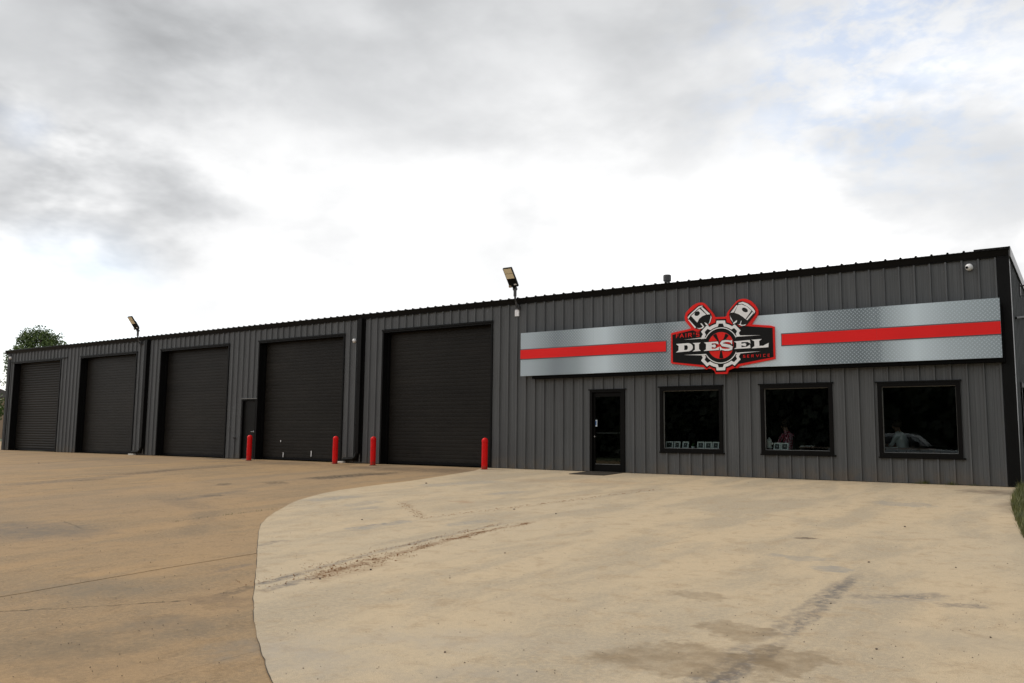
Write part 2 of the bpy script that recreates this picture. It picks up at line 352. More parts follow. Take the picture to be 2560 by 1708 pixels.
apply(t_,b_,p_,c_,[
 ('s',(632,1467),(770,1430),.09,RUB,.75),('s',(755,1434),(935,1383),.085,RUB,.55),('s',(920,1388),(1110,1340),.08,RUB,.5),('s',(1090,1346),(1290,1304),.07,RUB,.4),
 ('s',(650,1482),(800,1440),.10,RUB,.65),('s',(780,1446),(965,1392),.10,MUD,.8),('s',(950,1396),(1190,1334),.09,MUD,.75),('s',(1170,1338),(1340,1305),.07,MUD,.3),
 ('s',(760,1458),(960,1404),.26,MUD,.35),
 ('s',(1690,1760),(1890,1608),.13,RUB,.62),('s',(1880,1616),(2120,1446),.09,RUB,.45),
 ('s',(1740,1760),(1960,1605),.10,RUB,.85),('s',(1945,1616),(2150,1432),.085,RUB,.65),('s',(1700,1790),(1900,1640),.04,(.13,.12,.13),.35),
 ('s',(630,1368),(720,1350),.10,RUB,.5),('s',(860,1327),(1040,1301),.22,GREY,.75),('s',(870,1322),(1010,1305),.08,RUB,.35),('s',(1105,1317),(1235,1300),.2,GREY,.6),
 ('s',(760,1254),(900,1240),.35,GREY,.7),('s',(850,1268),(960,1252),.3,GREY,.5),('s',(880,1275),(960,1268),.25,GREY,.6),('s',(1040,1216),(1260,1203),.5,GREY,.65),('s',(1220,1238),(1310,1228),.3,GREY,.6),('s',(1330,1250),(1650,1222),.16,MUD,.22),('s',(1100,1296),(1640,1226),.10,(.25,.2,.14),.22),
 ('s',(1000,1250),(1060,1297),.12,MUD,.15),
 ('s',(2120,1494),(2290,1492),.12,RUB,.45),('s',(2240,1498),(2370,1488),.14,RUB,.55),('s',(2330,1512),(2480,1520),.12,RUB,.55),('s',(2100,1508),(2380,1500),.10,(.2,.2,.2),.3),
 ('b',(1700,1650),.62,.42,20,DAMP,.7,.25,.5),('b',(1840,1575),.36,.30,-10,DAMP,.65,.25,.5),('b',(1960,1660),.26,.42,10,DAMP,.7,.25,.5),
 ('b',(2013,1347),.15,.09,20,(.075,.05,.035),.9,.25,.35),('b',(2080,1424),.22,.2,0,GREY,.75,.35,.5),('b',(1160,1255),.4,.16,0,(.34,.22,.13),.6,.3,.4),('b',(1720,1492),.35,.14,0,DAMP,.5,.4,.5),('b',(1990,1395),.45,.15,5,GREY,.5,.4,.5),
 ('b',(2265,1262),.55,.35,0,GREY,.6,.3,1.3,6.0),('b',(2500,1232),.9,.7,0,(.10,.075,.055),.8,.8,.7),('b',(2540,1265),.35,1.4,0,(.12,.09,.065),.65,.8,.6),('b',(1490,1205),1.6,.7,0,(.40,.27,.15),.45,.8,.8),
 ('b',(1340,1203),1.2,.5,0,(.33,.24,.15),.4,.8,.8),('b',(700,1640),.8,.5,0,(.33,.30,.26),.55,.8,.6),('b',(1100,1600),1.2,.35,25,(.36,.32,.265),.5,.8,.7),('b',(2350,1600),.9,.4,10,(.34,.29,.22),.5,.8,.7),('b',(1150,1690),.6,.2,20,(.32,.28,.23),.5,.8,.7)])
YD,t_,b_,p_,c_=ground_base('stained_brown_concrete',((.345,.226,.115),(.29,.198,.112),(.20,.152,.098),(.45,.305,.16),(.185,.123,.066)),.85,.16)
oi=N(t_,'ShaderNodeObjectInfo')
c_=mixc(t_,ramp(t_,oi.outputs['Random'],0,1,0,.25,False),c_,(.24,.19,.14))
apply(t_,b_,p_,c_,[
 ('s',(765,1198),(960,1182),.55,OIL,.85),('s',(930,1187),(1000,1180),.4,OIL,.6),('s',(660,1208),(720,1205),.5,OIL,.55),('s',(500,1241),(560,1237),.25,OIL,.6),('s',(540,1211),(580,1210),.4,OIL,.6),
 ('b',(1050,1174),4.0,.9,0,(.10,.075,.055),.7,.7,.6),('b',(700,1158),3.5,.8,0,(.12,.09,.065),.6,.7,.6),('b',(590,1146),1.5,.8,0,(.09,.08,.07),.75,.4,.4),('b',(300,1150),5,1.2,0,(.20,.155,.11),.5,.8,.6),
 ('s',(250,1190),(620,1160),.7,(.13,.10,.075),.55),('s',(0,1215),(330,1187),.6,(.13,.11,.09),.6),('s',(180,1202),(280,1197),.25,OIL,.5),('s',(300,1188),(460,1172),.3,(.07,.055,.045),.5),
 ('s',(420,1252),(640,1222),.30,(.15,.125,.10),.6),('s',(400,1240),(520,1275),.4,(.16,.125,.09),.5),('s',(520,1275),(500,1310),.3,(.16,.125,.09),.5),('s',(500,1310),(470,1340),.25,(.16,.125,.09),.4),
 ('b',(90,1325),1.6,.8,0,(.13,.115,.10),.7,.7,.6),('b',(250,1470),1.2,.5,30,(.17,.145,.11),.6,.8,.7),('b',(150,1620),.9,.6,0,(.16,.125,.085),.6,.8,.7),('b',(450,1560),.6,.4,20,(.15,.125,.095),.6,.8,.7),('b',(600,1620),.35,.35,0,(.20,.18,.15),.6,.8,.7),('b',(560,1500),.5,.2,0,(.14,.10,.07),.5,.8,.7),
 ('s',(530,1430),(640,1406),.10,RUB,.4),('s',(540,1490),(640,1462),.12,(.07,.06,.05),.6),
 ('s',(-40,1530),(250,1514),.022,(.04,.03,.02),.9),('s',(230,1516),(490,1498),.022,(.04,.03,.02),.8),('s',(150,1300),(215,1324),.02,(.05,.04,.03),.6)])

# ------------------------------------------------------------------ ground sheets
def wob1(x,y,a,s): return a*mnoise.noise(Vector((x*s,y*s,1.3)))
GROUND=mat('rough_ground',(.075,.085,.035),.9,var=.35,vscale=.5,bump=.5,bscale=8)
mb=MB()
xs=[-900,-300,-120,-70,-40,-20,-8,0,8,20,60,200,900]; ys=[-900,-200,-60,-26,-18,-10,-4,0,30,120,400,900]
for y in ys:
    for x in xs: mb.v.append((x,y,gz(x,y)-.06))
nx=len(xs)
for j in range(len(ys)-1):
    for i in range(nx-1): mb.f.append((j*nx+i,j*nx+i+1,(j+1)*nx+i+1,(j+1)*nx+i)); mb.m.append(0)
tag(mb.build('ground',GROUND),'rough grassy ground around the shop and its yard',None,None,'structure')

def slab_mesh(name,poly,dz,th,m,parent=None):
    """flat slab following the fall of the yard: poly is a ring of (x,y)"""
    mb=MB(); top=[(x,y,gz(x,y)+dz) for x,y in poly]; bot=[(x,y,gz(x,y)+dz-th) for x,y in poly]; n=len(poly)
    tris=tessellate_polygon([[Vector((x,y,0)) for x,y in poly]])
    fs=[]
    for a,b,c in tris:
        A,B,C=(Vector((*poly[i],0)) for i in (a,b,c))
        fs.append((a,b,c) if (B-A).cross(C-A).z>0 else (a,c,b))
    area=sum(poly[i][0]*poly[(i+1)%n][1]-poly[(i+1)%n][0]*poly[i][1] for i in range(n))
    for i in range(n):
        j=(i+1)%n; fs.append((n+i,n+j,j,i) if area>0 else (i,j,n+j,n+i))
    mb.add(top+bot,fs); return mb.build(name,m,parent)
BASEM=mat('joint_dirt',(.075,.058,.040),.95,var=.4,vscale=6)
yard=slab_mesh('concrete_yard',[(-80,-40),(-80,-26),(-80,-.5),(-80,30),(-43,30),(-43,.5),(-42.3,0.02),(.1,0.02),(.1,-.5),(6,-26),(6,-40)],-.03,.02,BASEM)
tag(yard,'stained brown concrete yard in front of the garage doors',None,None,'structure')
YS=[0.03]+[-.35*i for i in range(1,60)]+[-22,-26,-40]
joints=[(-80,-80),(-66,-66),(-56,-56),(-49,-49),(-42.6,-42.6),(-39.4,-39),(-36.3,-36),(-32.5,-32.3),(-28.6,-28.4),(-24.4,-24.4),(-20.6,-20.2),(-16.9,-14.9),(-12.0,-12.1),(-9.80,-9.66),(-6.3,-6.3),(-3.1,-2.9),(.05,6.0)]
def jx(k,y):
    a,b=joints[k]; f=min(1,max(0,-y/26)); return a+(b-a)*f+(wob1(k*7.3,y,.06,.45)+wob1(k*3.1,y,.02,2.2) if 0<k<len(joints)-1 else 0)
for k in range(len(joints)-1):
    g=.0022
    left=[(jx(k,y)+g,y) for y in YS]; right=[(jx(k+1,y)-g,y) for y in YS]
    if joints[k][0]<-43 and joints[k+1][0]<-42:
        left=[(left[0][0],28.0)]+left; right=[(right[0][0],28.0)]+right
    slab_mesh('slab',left+right[::-1],random.uniform(-.005,.0),.06,YD,yard)
# new pale apron with the curved edge
edge_px=[(1188,1177),(1110,1190),(1019.6,1204),(960,1211),(897,1219.4),(850,1226),(805,1234.7),(770,1244),(743.8,1252),(722,1262),(703.6,1273),(688,1281),(674.9,1290),(663,1300),(653.8,1311),(648,1324.7),(645.5,1345),(644.3,1366.8),(642.3,1405),(638.5,1451),(634.7,1493),(633.9,1527.7),(638.5,1569.8),(650,1619.6),(663.4,1661.7),(678.7,1703.9)]
edge=[(-12.95,-.02),(-12.8,-.5)]+[tuple(on_g(*p)[:2]) for p in edge_px]+[(-1.9,-16.45),(-1.2,-16.9),(-.4,-17.6),(.3,-18.6),(.7,-20.5),(.9,-26),(1,-40)]
rpx=[tuple(on_g(*p)[:2]) for p in ((2537,1240),(2532,1255),(2533,1270),(2537,1288),(2546,1312),(2560,1345))]
right=[(.16,-.02),(.24,-.4)]+rpx+[(1.35,-9.4),(2.1,-12.5),(3.1,-16),(4.4,-20),(5.6,-26),(6,-40)]
def rough(pts,step=.09,amp=.012):
    out=[]
    for a,b in zip(pts,pts[1:]):
        a,b=Vector(a),Vector(b); n=max(1,int((b-a).length/step)) if a.y>-18 else 1; d=(b-a).normalized() if (b-a).length else Vector((1,0)); nn=Vector((-d.y,d.x))
        for i in range(n):
            p=a.lerp(b,i/n); k=mnoise.noise(Vector((p.x*3.1,p.y*3.1,4)))*amp+max(0,mnoise.noise(Vector((p.x*11,p.y*11,9)))-.25)*amp*1.6
            q=p+nn*k; out.append((q.x,q.y))
    return out+[tuple(pts[-1])]
edge=edge[:2]+rough(edge[2:]); 
apron=slab_mesh('concrete_apron',edge+right[::-1],.006,.05,AP)
tag(apron,'newer pale concrete apron with a curved edge below the office windows',None,None,'structure')
mb=MB()                                               # open joint along the curved edge
def gp(p,d): return (p[0]+d[0],p[1]+d[1],gz(*p)+.003)
for i in range(2,len(edge)-1):
    a,b=Vector(edge[i]),Vector(edge[i+1]); d=(b-a).normalized(); nn=Vector((d.y,-d.x))
    if nn.dot(Vector((1,.4)))>0: nn=-nn
    wd=lambda p:nn*max(.001,(.007+.010*mnoise.noise(Vector((p.x*2.3,p.y*2.3,0)))))
    mb.add([gp(a,-nn*.004),gp(b,-nn*.004),gp(b,wd(b)),gp(a,wd(a))],[(0,1,2,3)])
tag(mb.build('edge_joint',BASEM,apron),'dark dirt filled joint along the curved edge')

# ------------------------------------------------------------------ the shop building
H_WALL=4.63; H_TOP=4.80; XL,XR=-42.15,.22; DEPTH=18.0
shop=tag(empty('metal_shop_building',(-21,0,0)),'long charcoal metal shop building with five roll-up doors and an office end','building')
def part(o):
    if o.parent is None: o.parent=shop
    o.matrix_parent_inverse=Matrix.Translation((21,0,0)); return o
def bpart(mb,name,m,parent=None,smooth=False):
    if parent is None: o=mb.build(name,m,None,smooth); o.parent=shop; o.matrix_parent_inverse=Matrix.Translation((21,0,0)); return o
    return mb.build(name,m,parent,smooth)
DH=4.19
garage=[(-17.13-6.096*k,-12.78-6.080*k) for k in range(5)]
openings=[(a,b,-.02,DH) for a,b in garage]
PD=(-24.04,-23.25,0,2.14); ED=(-9.53,-8.5,0,2.13)
WINS=[(-7.51,-5.875,.565,2.155),(-4.945,-3.315,.565,2.15),(-2.365,-.76,.555,2.13)]
openings+=[(PD[0],PD[1],-.02,PD[3]),(ED[0],ED[1],-.02,ED[3])]+WINS
# backing wall, cut into rectangles between the openings
def cut(xa,xb,z0,z1,ops):
    cuts=sorted({xa,xb}|{v for o in ops for v in o[:2] if xa<v<xb}); out=[]
    for a,b in zip(cuts,cuts[1:]):
        mid=(a+b)/2; iv=[(z0,z1)]
        for o in ops:
            if o[0]<mid<o[1]:
                nv=[]
                for s,e in iv:
                    if o[2]>s: nv.append((s,min(e,o[2])))
                    if o[3]<e: nv.append((max(s,o[3]),e))
                iv=[q for q in nv if q[1]-q[0]>1e-4]
        out+=[(a,b,s,e) for s,e in iv]
    return out
mb=MB()
for a,b,s,e in cut(XL+.02,XR-.02,-.03,H_WALL+.08,openings): mb.box((a,.035,s),(b,.20,e))
front=bpart(mb,'front_wall',BLACKM)
RIB=.3048
def profile(xa,xb,off=0.012):
    """(x, proud) breakpoints of the ribbed sheet between xa and xb"""
    pts=[]; i0=math.floor(-(xb+1)/RIB); i1=math.ceil(-(xa-1)/RIB)
    for i in range(i1,i0-1,-1):
        c=-RIB*i-off
        pts+=[(c-.030,0),(c-.015,.050),(c+.015,.050),(c+.024,0)]
        for m_ in (.11,.195): pts+=[(c+m_-.016,0),(c+m_-.006,.0045),(c+m_+.006,.0045),(c+m_+.016,0)]
    def h(x):
        for (x0,h0),(x1,h1) in zip(pts,pts[1:]):
            if x0<=x<=x1: return h0+(h1-h0)*(x-x0)/(x1-x0) if x1>x0 else h0
        return 0
    return [(xa,h(xa))]+[q for q in pts if xa+1e-5<q[0]<xb-1e-5]+[(xb,h(xb))]
sheet_w=3*RIB
x=XR-.05
edges=[XR-.05]; k=0
while True:
    nxt=-.16-sheet_w*k
    k+=1
    if nxt<=XL+.3: break
    edges.append(nxt)
edges.append(XL+.05)
for xb,xa in zip(edges,edges[1:]):
    lap=random.uniform(0,.0012); groups=[]
    for q in cut(xa+.0004,xb-.0004,.012,H_WALL+.03,openings):
        hit=[g for g in groups if any(abs(r_[1]-q[0])<1e-4 and min(r_[3],q[3])-max(r_[2],q[2])>.01 for r_ in g)]
        ng=[q]
        for g in hit: ng=g+ng; groups.remove(g)
        groups.append(ng)
    for g in groups:
        # one welded sheet per group: a shared row of profile points, cut at every edge height
        zs=sorted({z for r_ in g for z in r_[2:]}); vid={}; mb=MB()
        def vtx(px,h,z):
            key=(round(px,5),round(z,5))
            if key not in vid: vid[key]=len(mb.v); mb.v.append((px,.01-h-lap,z))
            return vid[key]
        for a,b,s_,e_ in g:
            pr=profile(a,b); zz=[z for z in zs if s_-1e-6<=z<=e_+1e-6]
            for (p0,h0),(p1,h1) in zip(pr,pr[1:]):
                for z0,z1 in zip(zz,zz[1:]): mb.f.append((vtx(p0,h0,z0),vtx(p1,h1,z0),vtx(p1,h1,z1),vtx(p0,h0,z1))); mb.m.append(0)
        bpart(mb,'wall_panel',WALL,front)
# screws on the panels, tiny but they catch light in the office end
mb=MB()
for z in (2.36,4.45,.2):
    for i in range(0,42):
        X=-RIB*i-.06
        if any(o[0]<X<o[1] and o[2]-.03<z<o[3]+.03 for o in openings): continue
        mb.box((X-.006,.0,z-.006),(X+.006,.012,z+.006))
o=bpart(mb,'screw',ALU,front); o['kind']='stuff'
# ---- right side wall (faces +x), rake, left and back walls
SW=(1.02,2.6,.69,2.04)
sidew=bpart(MB().box((XR-.20,.205,-.03),(XR-.035,SW[0],4.6)).box((XR-.20,SW[1],-.03),(XR-.035,DEPTH,3.2)).box((XR-.20,SW[0],-.03),(XR-.035,SW[1],SW[2])).box((XR-.20,SW[0],SW[3]),(XR-.035,SW[1],4.4)),'side_wall',BLACKM)
RS=-.0845                                              # roof fall per metre going back
for k in range(0,20):
    ya,yb=.09+k*sheet_w,min(.09+(k+1)*sheet_w,DEPTH)
    if ya>=DEPTH: break
    mb=MB()
    for a,b,s,e in cut(ya+.0004,yb-.0004,.012,9,[SW]):
        pr=profile(a,b,.07); vs=[]
        for (py,h) in pr:
            ez=min(e,H_WALL+.10+RS*py)
            vs+=[(XR-.03+h+.02-.02,py,s),(XR-.03+h,py,ez)]
        mb.add(vs,[(2*i,2*i+2,2*i+3,2*i+1) for i in range(len(pr)-1)])
    bpart(mb,'wall_panel',WALL,sidew)
bpart(MB().box((XL+.02,.2,-.03),(XL+.15,DEPTH,3.1)).add([(XL+.02,.2,3.1),(XL+.15,.2,3.1),(XL+.15,DEPTH,3.1),(XL+.02,DEPTH,3.1),(XL+.02,.2,4.7),(XL+.15,.2,4.7)],[(0,3,4),(1,5,2),(0,4,5,1),(3,2,5,4)]),'end_wall',WALL)
bpart(MB().box((XL+.02,DEPTH,-.03),(XR-.05,DEPTH+.12,3.2)),'back_wall',WALL)
# ---- roof sheets
deck=bpart(MB().add([(XL,0.02,H_TOP-.07),(XR,.02,H_TOP-.07),(XR,DEPTH+.1,H_TOP-.07+RS*DEPTH),(XL,DEPTH+.1,H_TOP-.07+RS*DEPTH),(XL,0.02,H_TOP-.10),(XR,.02,H_TOP-.10),(XR,DEPTH+.1,H_TOP-.10+RS*DEPTH),(XL,DEPTH+.1,H_TOP-.10+RS*DEPTH)],[(0,1,2,3),(7,6,5,4),(0,4,5,1),(1,5,6,2),(2,6,7,3),(3,7,4,0)]),'roof',BLACKM)
mb=MB(); pr=profile(-sheet_w+.0004,-.0004,.15); vs=[]
for (px,h) in pr:
    hh=h*.62
    vs+=[(px,-.125,H_TOP-.012+hh),(px,DEPTH+.2,H_TOP-.012+hh+RS*(DEPTH+.3)),(px,-.125,H_TOP-.016+hh)]
fs=[]
for i in range(len(pr)-1): fs+=[(3*i,3*i+3,3*i+4,3*i+1),(3*i+2,3*i+5,3*i+3,3*i)]
mb.add(vs,fs); r0=bpart(mb,'roof_panel',ROOFM,deck); r0.location.x=XR-.02
for k in range(1,46): inst('roof_panel',r0.data,deck,(XR-.02-sheet_w*k,0,0))
# vent pipe on the roof
vb=on_y(1668,707,1.0)
mb=MB(); mb.tube([(vb.x,1.0,H_TOP+RS*1.0-.03),(vb.x,1.0,5.08)],.075,16); mb.lathe((vb.x,1.0,5.06),[(.08,0),(.105,.0),(.105,.15),(.09,.165)],18); mb.lathe((vb.x,1.0,H_TOP+RS-.03),[(.2,0),(.16,.03),(.085,.09)],18)
smooth_by_angle(bpart(mb,'vent_pipe',GREYP,deck))
# ---- eave trim: black fascia box with a drip lip, in lengths
fa=None
L=6.1; x1=XR+.03
lengths=[]
while x1>XL-.12:
    x0=max(x1-L,XL-.12); lengths.append((x0,x1)); x1=x0
eave=bpart(MB().box((XL-.10,-.02,H_TOP-.16),(XR+.01,.03,H_TOP-.03)),'eave',BLACKM)
for a,b in lengths:
    a2,b2=a+.001,b-.001
    prf=[(.0,H_TOP-.165),(-.045,H_TOP-.165),(-.045,H_TOP-.150),(-.055,H_TOP-.145),(-.095,H_TOP-.035),(-.118,H_TOP-.030),(-.118,H_TOP-.018),(-.02,H_TOP-.015)]
    vs=[(xx,y,z) for xx in (a2,b2) for y,z in prf]; n=len(prf)
    bpart(MB().add(vs,[(i,i+n,i+n+1,i+1) for i in range(n-1)]+[tuple(range(n-1,-1,-1)),tuple(range(n,2*n))]),'eave_trim',BLACK,eave)
# raised corner cap, corner trims, rake trim
bpart(MB().box((XR-.60,-.128,H_TOP-.012),(XR+.045,.25,H_TOP+.018)),'corner_cap',BLACK,eave)
bpart(MB().box((XL-.14,-.13,H_TOP-.14),(XL-.123,.2,H_TOP+.02)),'end_cap',ALU,eave)
bpart(MB().box((XR-.20,-.040,-.01),(XR+.012,.10,H_TOP-.168)),'corner_trim',BLACK)
bpart(MB().box((XR+.0125,-.030,.0),(XR+.020,.085,H_TOP-.168)),'corner_edge',RAKE)
bpart(MB().box((XL-.01,-.040,-.01),(XL+.28,.10,H_TOP-.168)),'corner_trim',BLACK)
rk=None
for k in range(6):
    a,b=-.09+k*3.1,min(-.09+(k+1)*3.1,DEPTH+.2); a+=.002
    za,zb=H_TOP+.03+RS*max(a,0),H_TOP+.03+RS*b
    bpart(MB().add([(XR+.02,a,za-.21),(XR+.02,b,zb-.21),(XR+.02,b,zb),(XR+.02,a,za),(XR+.05,a,za-.21),(XR+.05,b,zb-.21),(XR+.05,b,zb),(XR+.05,a,za)],[(0,1,2,3),(7,6,5,4),(0,4,5,1),(3,2,6,7),(0,3,7,4),(1,5,6,2)]),'rake_trim',RAKE,eave)
# ---- downspouts
for X,s in ((-18.05,1),(-30.22,1)):
    mb=MB(); mb.box((X-.075,-.135,.30),(X+.075,-.03,H_WALL+.02)); mb.box((X-.13,-.034,.05),(X+.13,.012,H_WALL))
    M1=Matrix.Translation((X-.01,-.08,.30))@Matrix.Rotation(R(58),4,'Y')
    mb.box((-.075,-.05,0),(.075,.05,-.0),M=M1); mb.box((-.075,-.052,-.02),(.06,.052,.04),M=M1)
    pts=[(X,-.085,.33),(X-.05,-.085,.20),(X-.16,-.085,.135),(X-.62,-.085,.11)]
    mb.tube(pts,[.062,.066,.062,.06],8)
    for zz in (1.2,2.6,4.0): mb.box((X-.085,-.142,zz),(X+.085,-.028,zz+.03))
    bpart(mb,'downspout',BLACK)
# ---- garage doors
def slat_mesh(name,wd,deep):
    pts=[(.0,0),(-.012*deep,.006),(-.020*deep,.030),(-.022*deep,.060),(-.020*deep,.088),(-.010*deep,.108),(-.001,.1135)]
    vs=[(xx,y,z) for xx in (0,wd) for y,z in pts]; n=len(pts)
    me=bpy.data.meshes.new(name); me.from_pydata(vs,[],[(i,i+n,i+n+1,i+1) for i in range(n-1)]); me.materials.append(SLAT); me.update(); return me
for k,(a,b) in enumerate(garage):
    rec=.27; z0=.0
    mb=MB()
    # face trims standing proud of the ribs, then the reveal
    mb.box((a-.012,-.030,-.01),(a+.045,rec+.04,DH-.002)); mb.box((b-.045,-.030,-.01),(b+.012,rec+.04,DH-.002))
    ext=.30 if k==4 else .03
    mb.box((a-ext,-.044,DH-.005),(b+(.55 if k==4 else .03),-.018,DH+.045)); mb.box((a+.045,-.02,DH-.055),(b-.045,rec+.04,DH+.02))
    gd=bpart(mb,'garage_door',BLACK)
    gd['label']=('ribbed ' if k==4 else '')+'dark brown roll-up door, '+('nearest the office','second from the office','middle of the five','next to the farthest','farthest from the office')[k]
    bpart(MB().box((a+.045,rec-.09,.0),(a+.11,rec-.03,DH-.06)),'guide_rail',BLACK,gd); bpart(MB().box((b-.11,rec-.09,.0),(b-.045,rec-.03,DH-.06)),'guide_rail',BLACK,gd)
    mb=MB(); mb.box((a+.05,rec-.035,.02),(b-.05,rec+.02,.10)); bpart(mb,'bottom_bar',BLACK,gd)
    sm=slat_mesh('slat',b-a-.16,1.2 if k==4 else .15)
    nsl=int((DH-.02-.10)/.114)+1
    for i in range(nsl): inst('slat',sm,gd,(a+.08,rec+random.uniform(-.0015,.0015),.10+i*.114))
    bpart(MB().box((a+.05,rec+.03,.02),(b-.05,rec+.05,DH+.1)),'curtain_back',BLACKM,gd)
    if k==1:                                           # white scuffs on the bottom slats
        for (u,v,hh) in ((708,1143,.17),(778,1142,.20),(702,1105,.06)):
            p=on_y(u,v,rec-.03); bpart(MB().add([(p.x-.018,rec-.0395,p.z),(p.x+.010,rec-.0395,p.z-.01),(p.x+.022,rec-.0395,p.z+hh*.7),(p.x+.016,rec-.0395,p.z+hh),(p.x-.02,rec-.0395,p.z+hh*.95)],[(0,1,2,3,4)]),'paint_scrape',WHITE,gd)
# ---- personnel door
a,b,_,z1=PD
mb=MB(); mb.box((a,-.028,0),(a+.05,.14,z1)); mb.box((b-.05,-.028,0),(b,.14,z1)); mb.box((a+.05,-.028,z1-.05),(b-.05,.14,z1))
pd=bpart(mb,'personnel_door',FRAME); pd['label']='narrow dark steel door with lever handle between two garage doors'
bpart(MB().box((a-.06,-.042,z1+.001),(b+.05,-.012,z1+.03)),'drip_cap',ALU,pd)
bpart(MB().box((a+.053,.045,.015),(b-.053,.09,z1-.053)),'door_leaf',DOORP,pd)
hx=b-.14; mb=MB(); mb.lathe((0,0,0),[(.03,0),(.03,.012),(.012,.014),(.012,.05)],14)
for i,vv in enumerate(mb.v): mb.v[i]=(hx+vv[0],.045-vv[2],.97+vv[1])
mb.tube([(hx+.005,.0,.97),(hx-.06,-.004,.968),(hx-.12,.004,.966)],[.012,.010,.008],8)
smooth_by_angle(bpart(mb,'door_handle',STEEL,pd))
bpart(MB().box((a+.05,.02,.0),(b-.05,.14,.014)),'threshold',ALU,pd)
# ---- office entry door
a,b,_,z1=ED
mb=MB(); mb.box((a,-.036,-.004),(a+.07,.16,z1)); mb.box((b-.10,-.036,-.004),(b,.16,z1)); mb.box((a+.07,-.036,z1-.05),(b-.10,.16,z1))
ed=bpart(mb,'entry_door',FRAME); ed['label']='black framed full glass office entry door'
bpart(MB().box((a-.04,-.05,z1+.001),(b+.045,-.012,z1+.028)),'drip_cap',BLACK,ed)
la,lb=a+.074,b-.104
mb=MB(); mb.box((la,.03,.02),(la+.055,.075,z1-.055)); mb.box((lb-.060,.03,.02),(lb,.075,z1-.055)); mb.box((la+.055,.03,z1-.165),(lb-.060,.075,z1-.055)); mb.box((la+.055,.03,.02),(lb-.060,.075,.20))
bpart(mb,'door_leaf',FRAME,ed)
bpart(MB().box((la+.055,.048,.20),(lb-.060,.056,z1-.165)),'pane',GLASS,ed)
bpart(MB().box((la+.055,.034,.2005),(lb-.060,.046,.212)),'glazing_bead',ALU,ed)
bpart(MB().box((la+.05,.085,1.0),(lb-.05,.105,1.03)),'push_bar',GREYP,ed)
smooth_by_angle(bpart(MB().tube([(la+.045,.03,.92),(la+.045,.012,.92)],.016,12),'lock_cylinder',STEEL,ed))
BLUE=mat('sticker_blue',(.05,.13,.33),.4); PALE=mat('sticker_white',(.6,.7,.78),.4)
s0=on_y(1487,1066.5,.046); s1=on_y(1493,1050,.046)
st=bpart(MB().box((s0.x,.0440,s0.z),(s1.x,.0475,s1.z)),'sticker',PALE,ed)
bpart(MB().box((s0.x+.018,.0425,s0.z+.03),(s1.x-.018,.0438,s1.z-.025)),'sticker_print',BLUE,ed)
bpart(MB().box((a+.07,.0,-.003),(b-.10,.16,.012)),'threshold',ALU,ed)
# ---- office windows
def window(wd,i):
    a,b,z0,z1=wd; t=.082
    mb=MB(); mb.box((a,-.040,z0),(a+t,.12,z1)); mb.box((b-t,-.040,z0),(b,.12,z1)); mb.box((a+t,-.040,z1-t),(b-t,.12,z1)); mb.box((a+t,-.040,z0),(b-t,.12,z0+t))
    o=bpart(mb,'window',FRAME); o['label']=('window beside the entry door with photo frames on its sill','middle office window','window nearest the building corner')[i]
    bpart(MB().box((a-.045,-.056,z1+.001),(b+.03,-.012,z1+.03)),'drip_cap',BLACK,o)
    bpart(MB().box((a-.015,-.052,z0-.035),(b+.05,-.012,z0-.001)),'sill_trim',FRAME,o)
    mb=MB(); e=.012; A,B,C,D=a+t,b-t,z0+t,z1-t
    mb.box((A,.02,C),(A+e,.05,D)); mb.box((B-e,.02,C),(B,.05,D)); mb.box((A+e,.02,D-e),(B-e,.05,D)); mb.box((A+e,.02,C),(B-e,.05,C+e)); bpart(mb,'glazing_bead',ALU,o)
    bpart(MB().box((A+.001,.055,C+.001),(B-.001,.063,D-.001)),'pane',GLASS,o)
    bpart(MB().box((A-.02,.121,C-.05),(B+.02,.42,C-.004)),'inner_sill',INT,o)
    return o
wins=[window(q,i) for i,q in enumerate(WINS)]
a,b,z0,z1=SW
mb=MB()
for (y0,y1,zz0,zz1) in ((a-.09,a,z0-.09,z1+.09),(b,b+.09,z0-.09,z1+.09),(a,b,z1,z1+.09),(a,b,z0-.09,z0)): mb.box((XR-.12,y0,zz0),(XR+.045,y1,zz1))
o=bpart(mb,'window',FRAME); o['label']='side window round the corner'
bpart(MB().box((XR-.05,a+.001,z0+.001),(XR-.042,b-.001,z1-.001)),'pane',GLASS,o)
bpart(MB().box((XR-.036,a,z0),(XR+.03,a+.03,z1)),'glazing_bead',WHITE,o)
# office interior shell (dark, seen only through tinted panes)
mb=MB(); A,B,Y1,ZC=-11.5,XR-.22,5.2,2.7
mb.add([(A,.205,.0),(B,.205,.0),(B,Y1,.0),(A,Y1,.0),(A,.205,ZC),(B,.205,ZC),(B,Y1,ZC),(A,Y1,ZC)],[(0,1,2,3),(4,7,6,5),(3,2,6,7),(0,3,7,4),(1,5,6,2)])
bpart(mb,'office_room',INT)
TUBE=mat('ceiling_light_cover',(.8,.8,.78),.4)
p=on_y(1700,995,2.6); bpart(MB().box((p.x-.45,2.5,2.62),(p.x+.2,2.75,2.69)),'ceiling_light',TUBE)
# yard tap on the wall by the personnel door
p=on_y(585,1096,-.06)
mb=MB(); mb.tube([(p.x,.01,p.z),(p.x,-.09,p.z),(p.x,-.11,p.z-.05)],.016,10); mb.tube([(p.x,-.09,p.z),(p.x,-.09,p.z+.05)],.008,8); mb.tube([(p.x-.09,-.09,p.z+.05),(p.x+.12,-.09,p.z+.06)],.012,8); mb.tube([(p.x-.02,-.025,p.z-.02),(p.x-.02,-.025,.02)],.012,8)
smooth_by_angle(bpart(mb,'water_tap',GREYP))
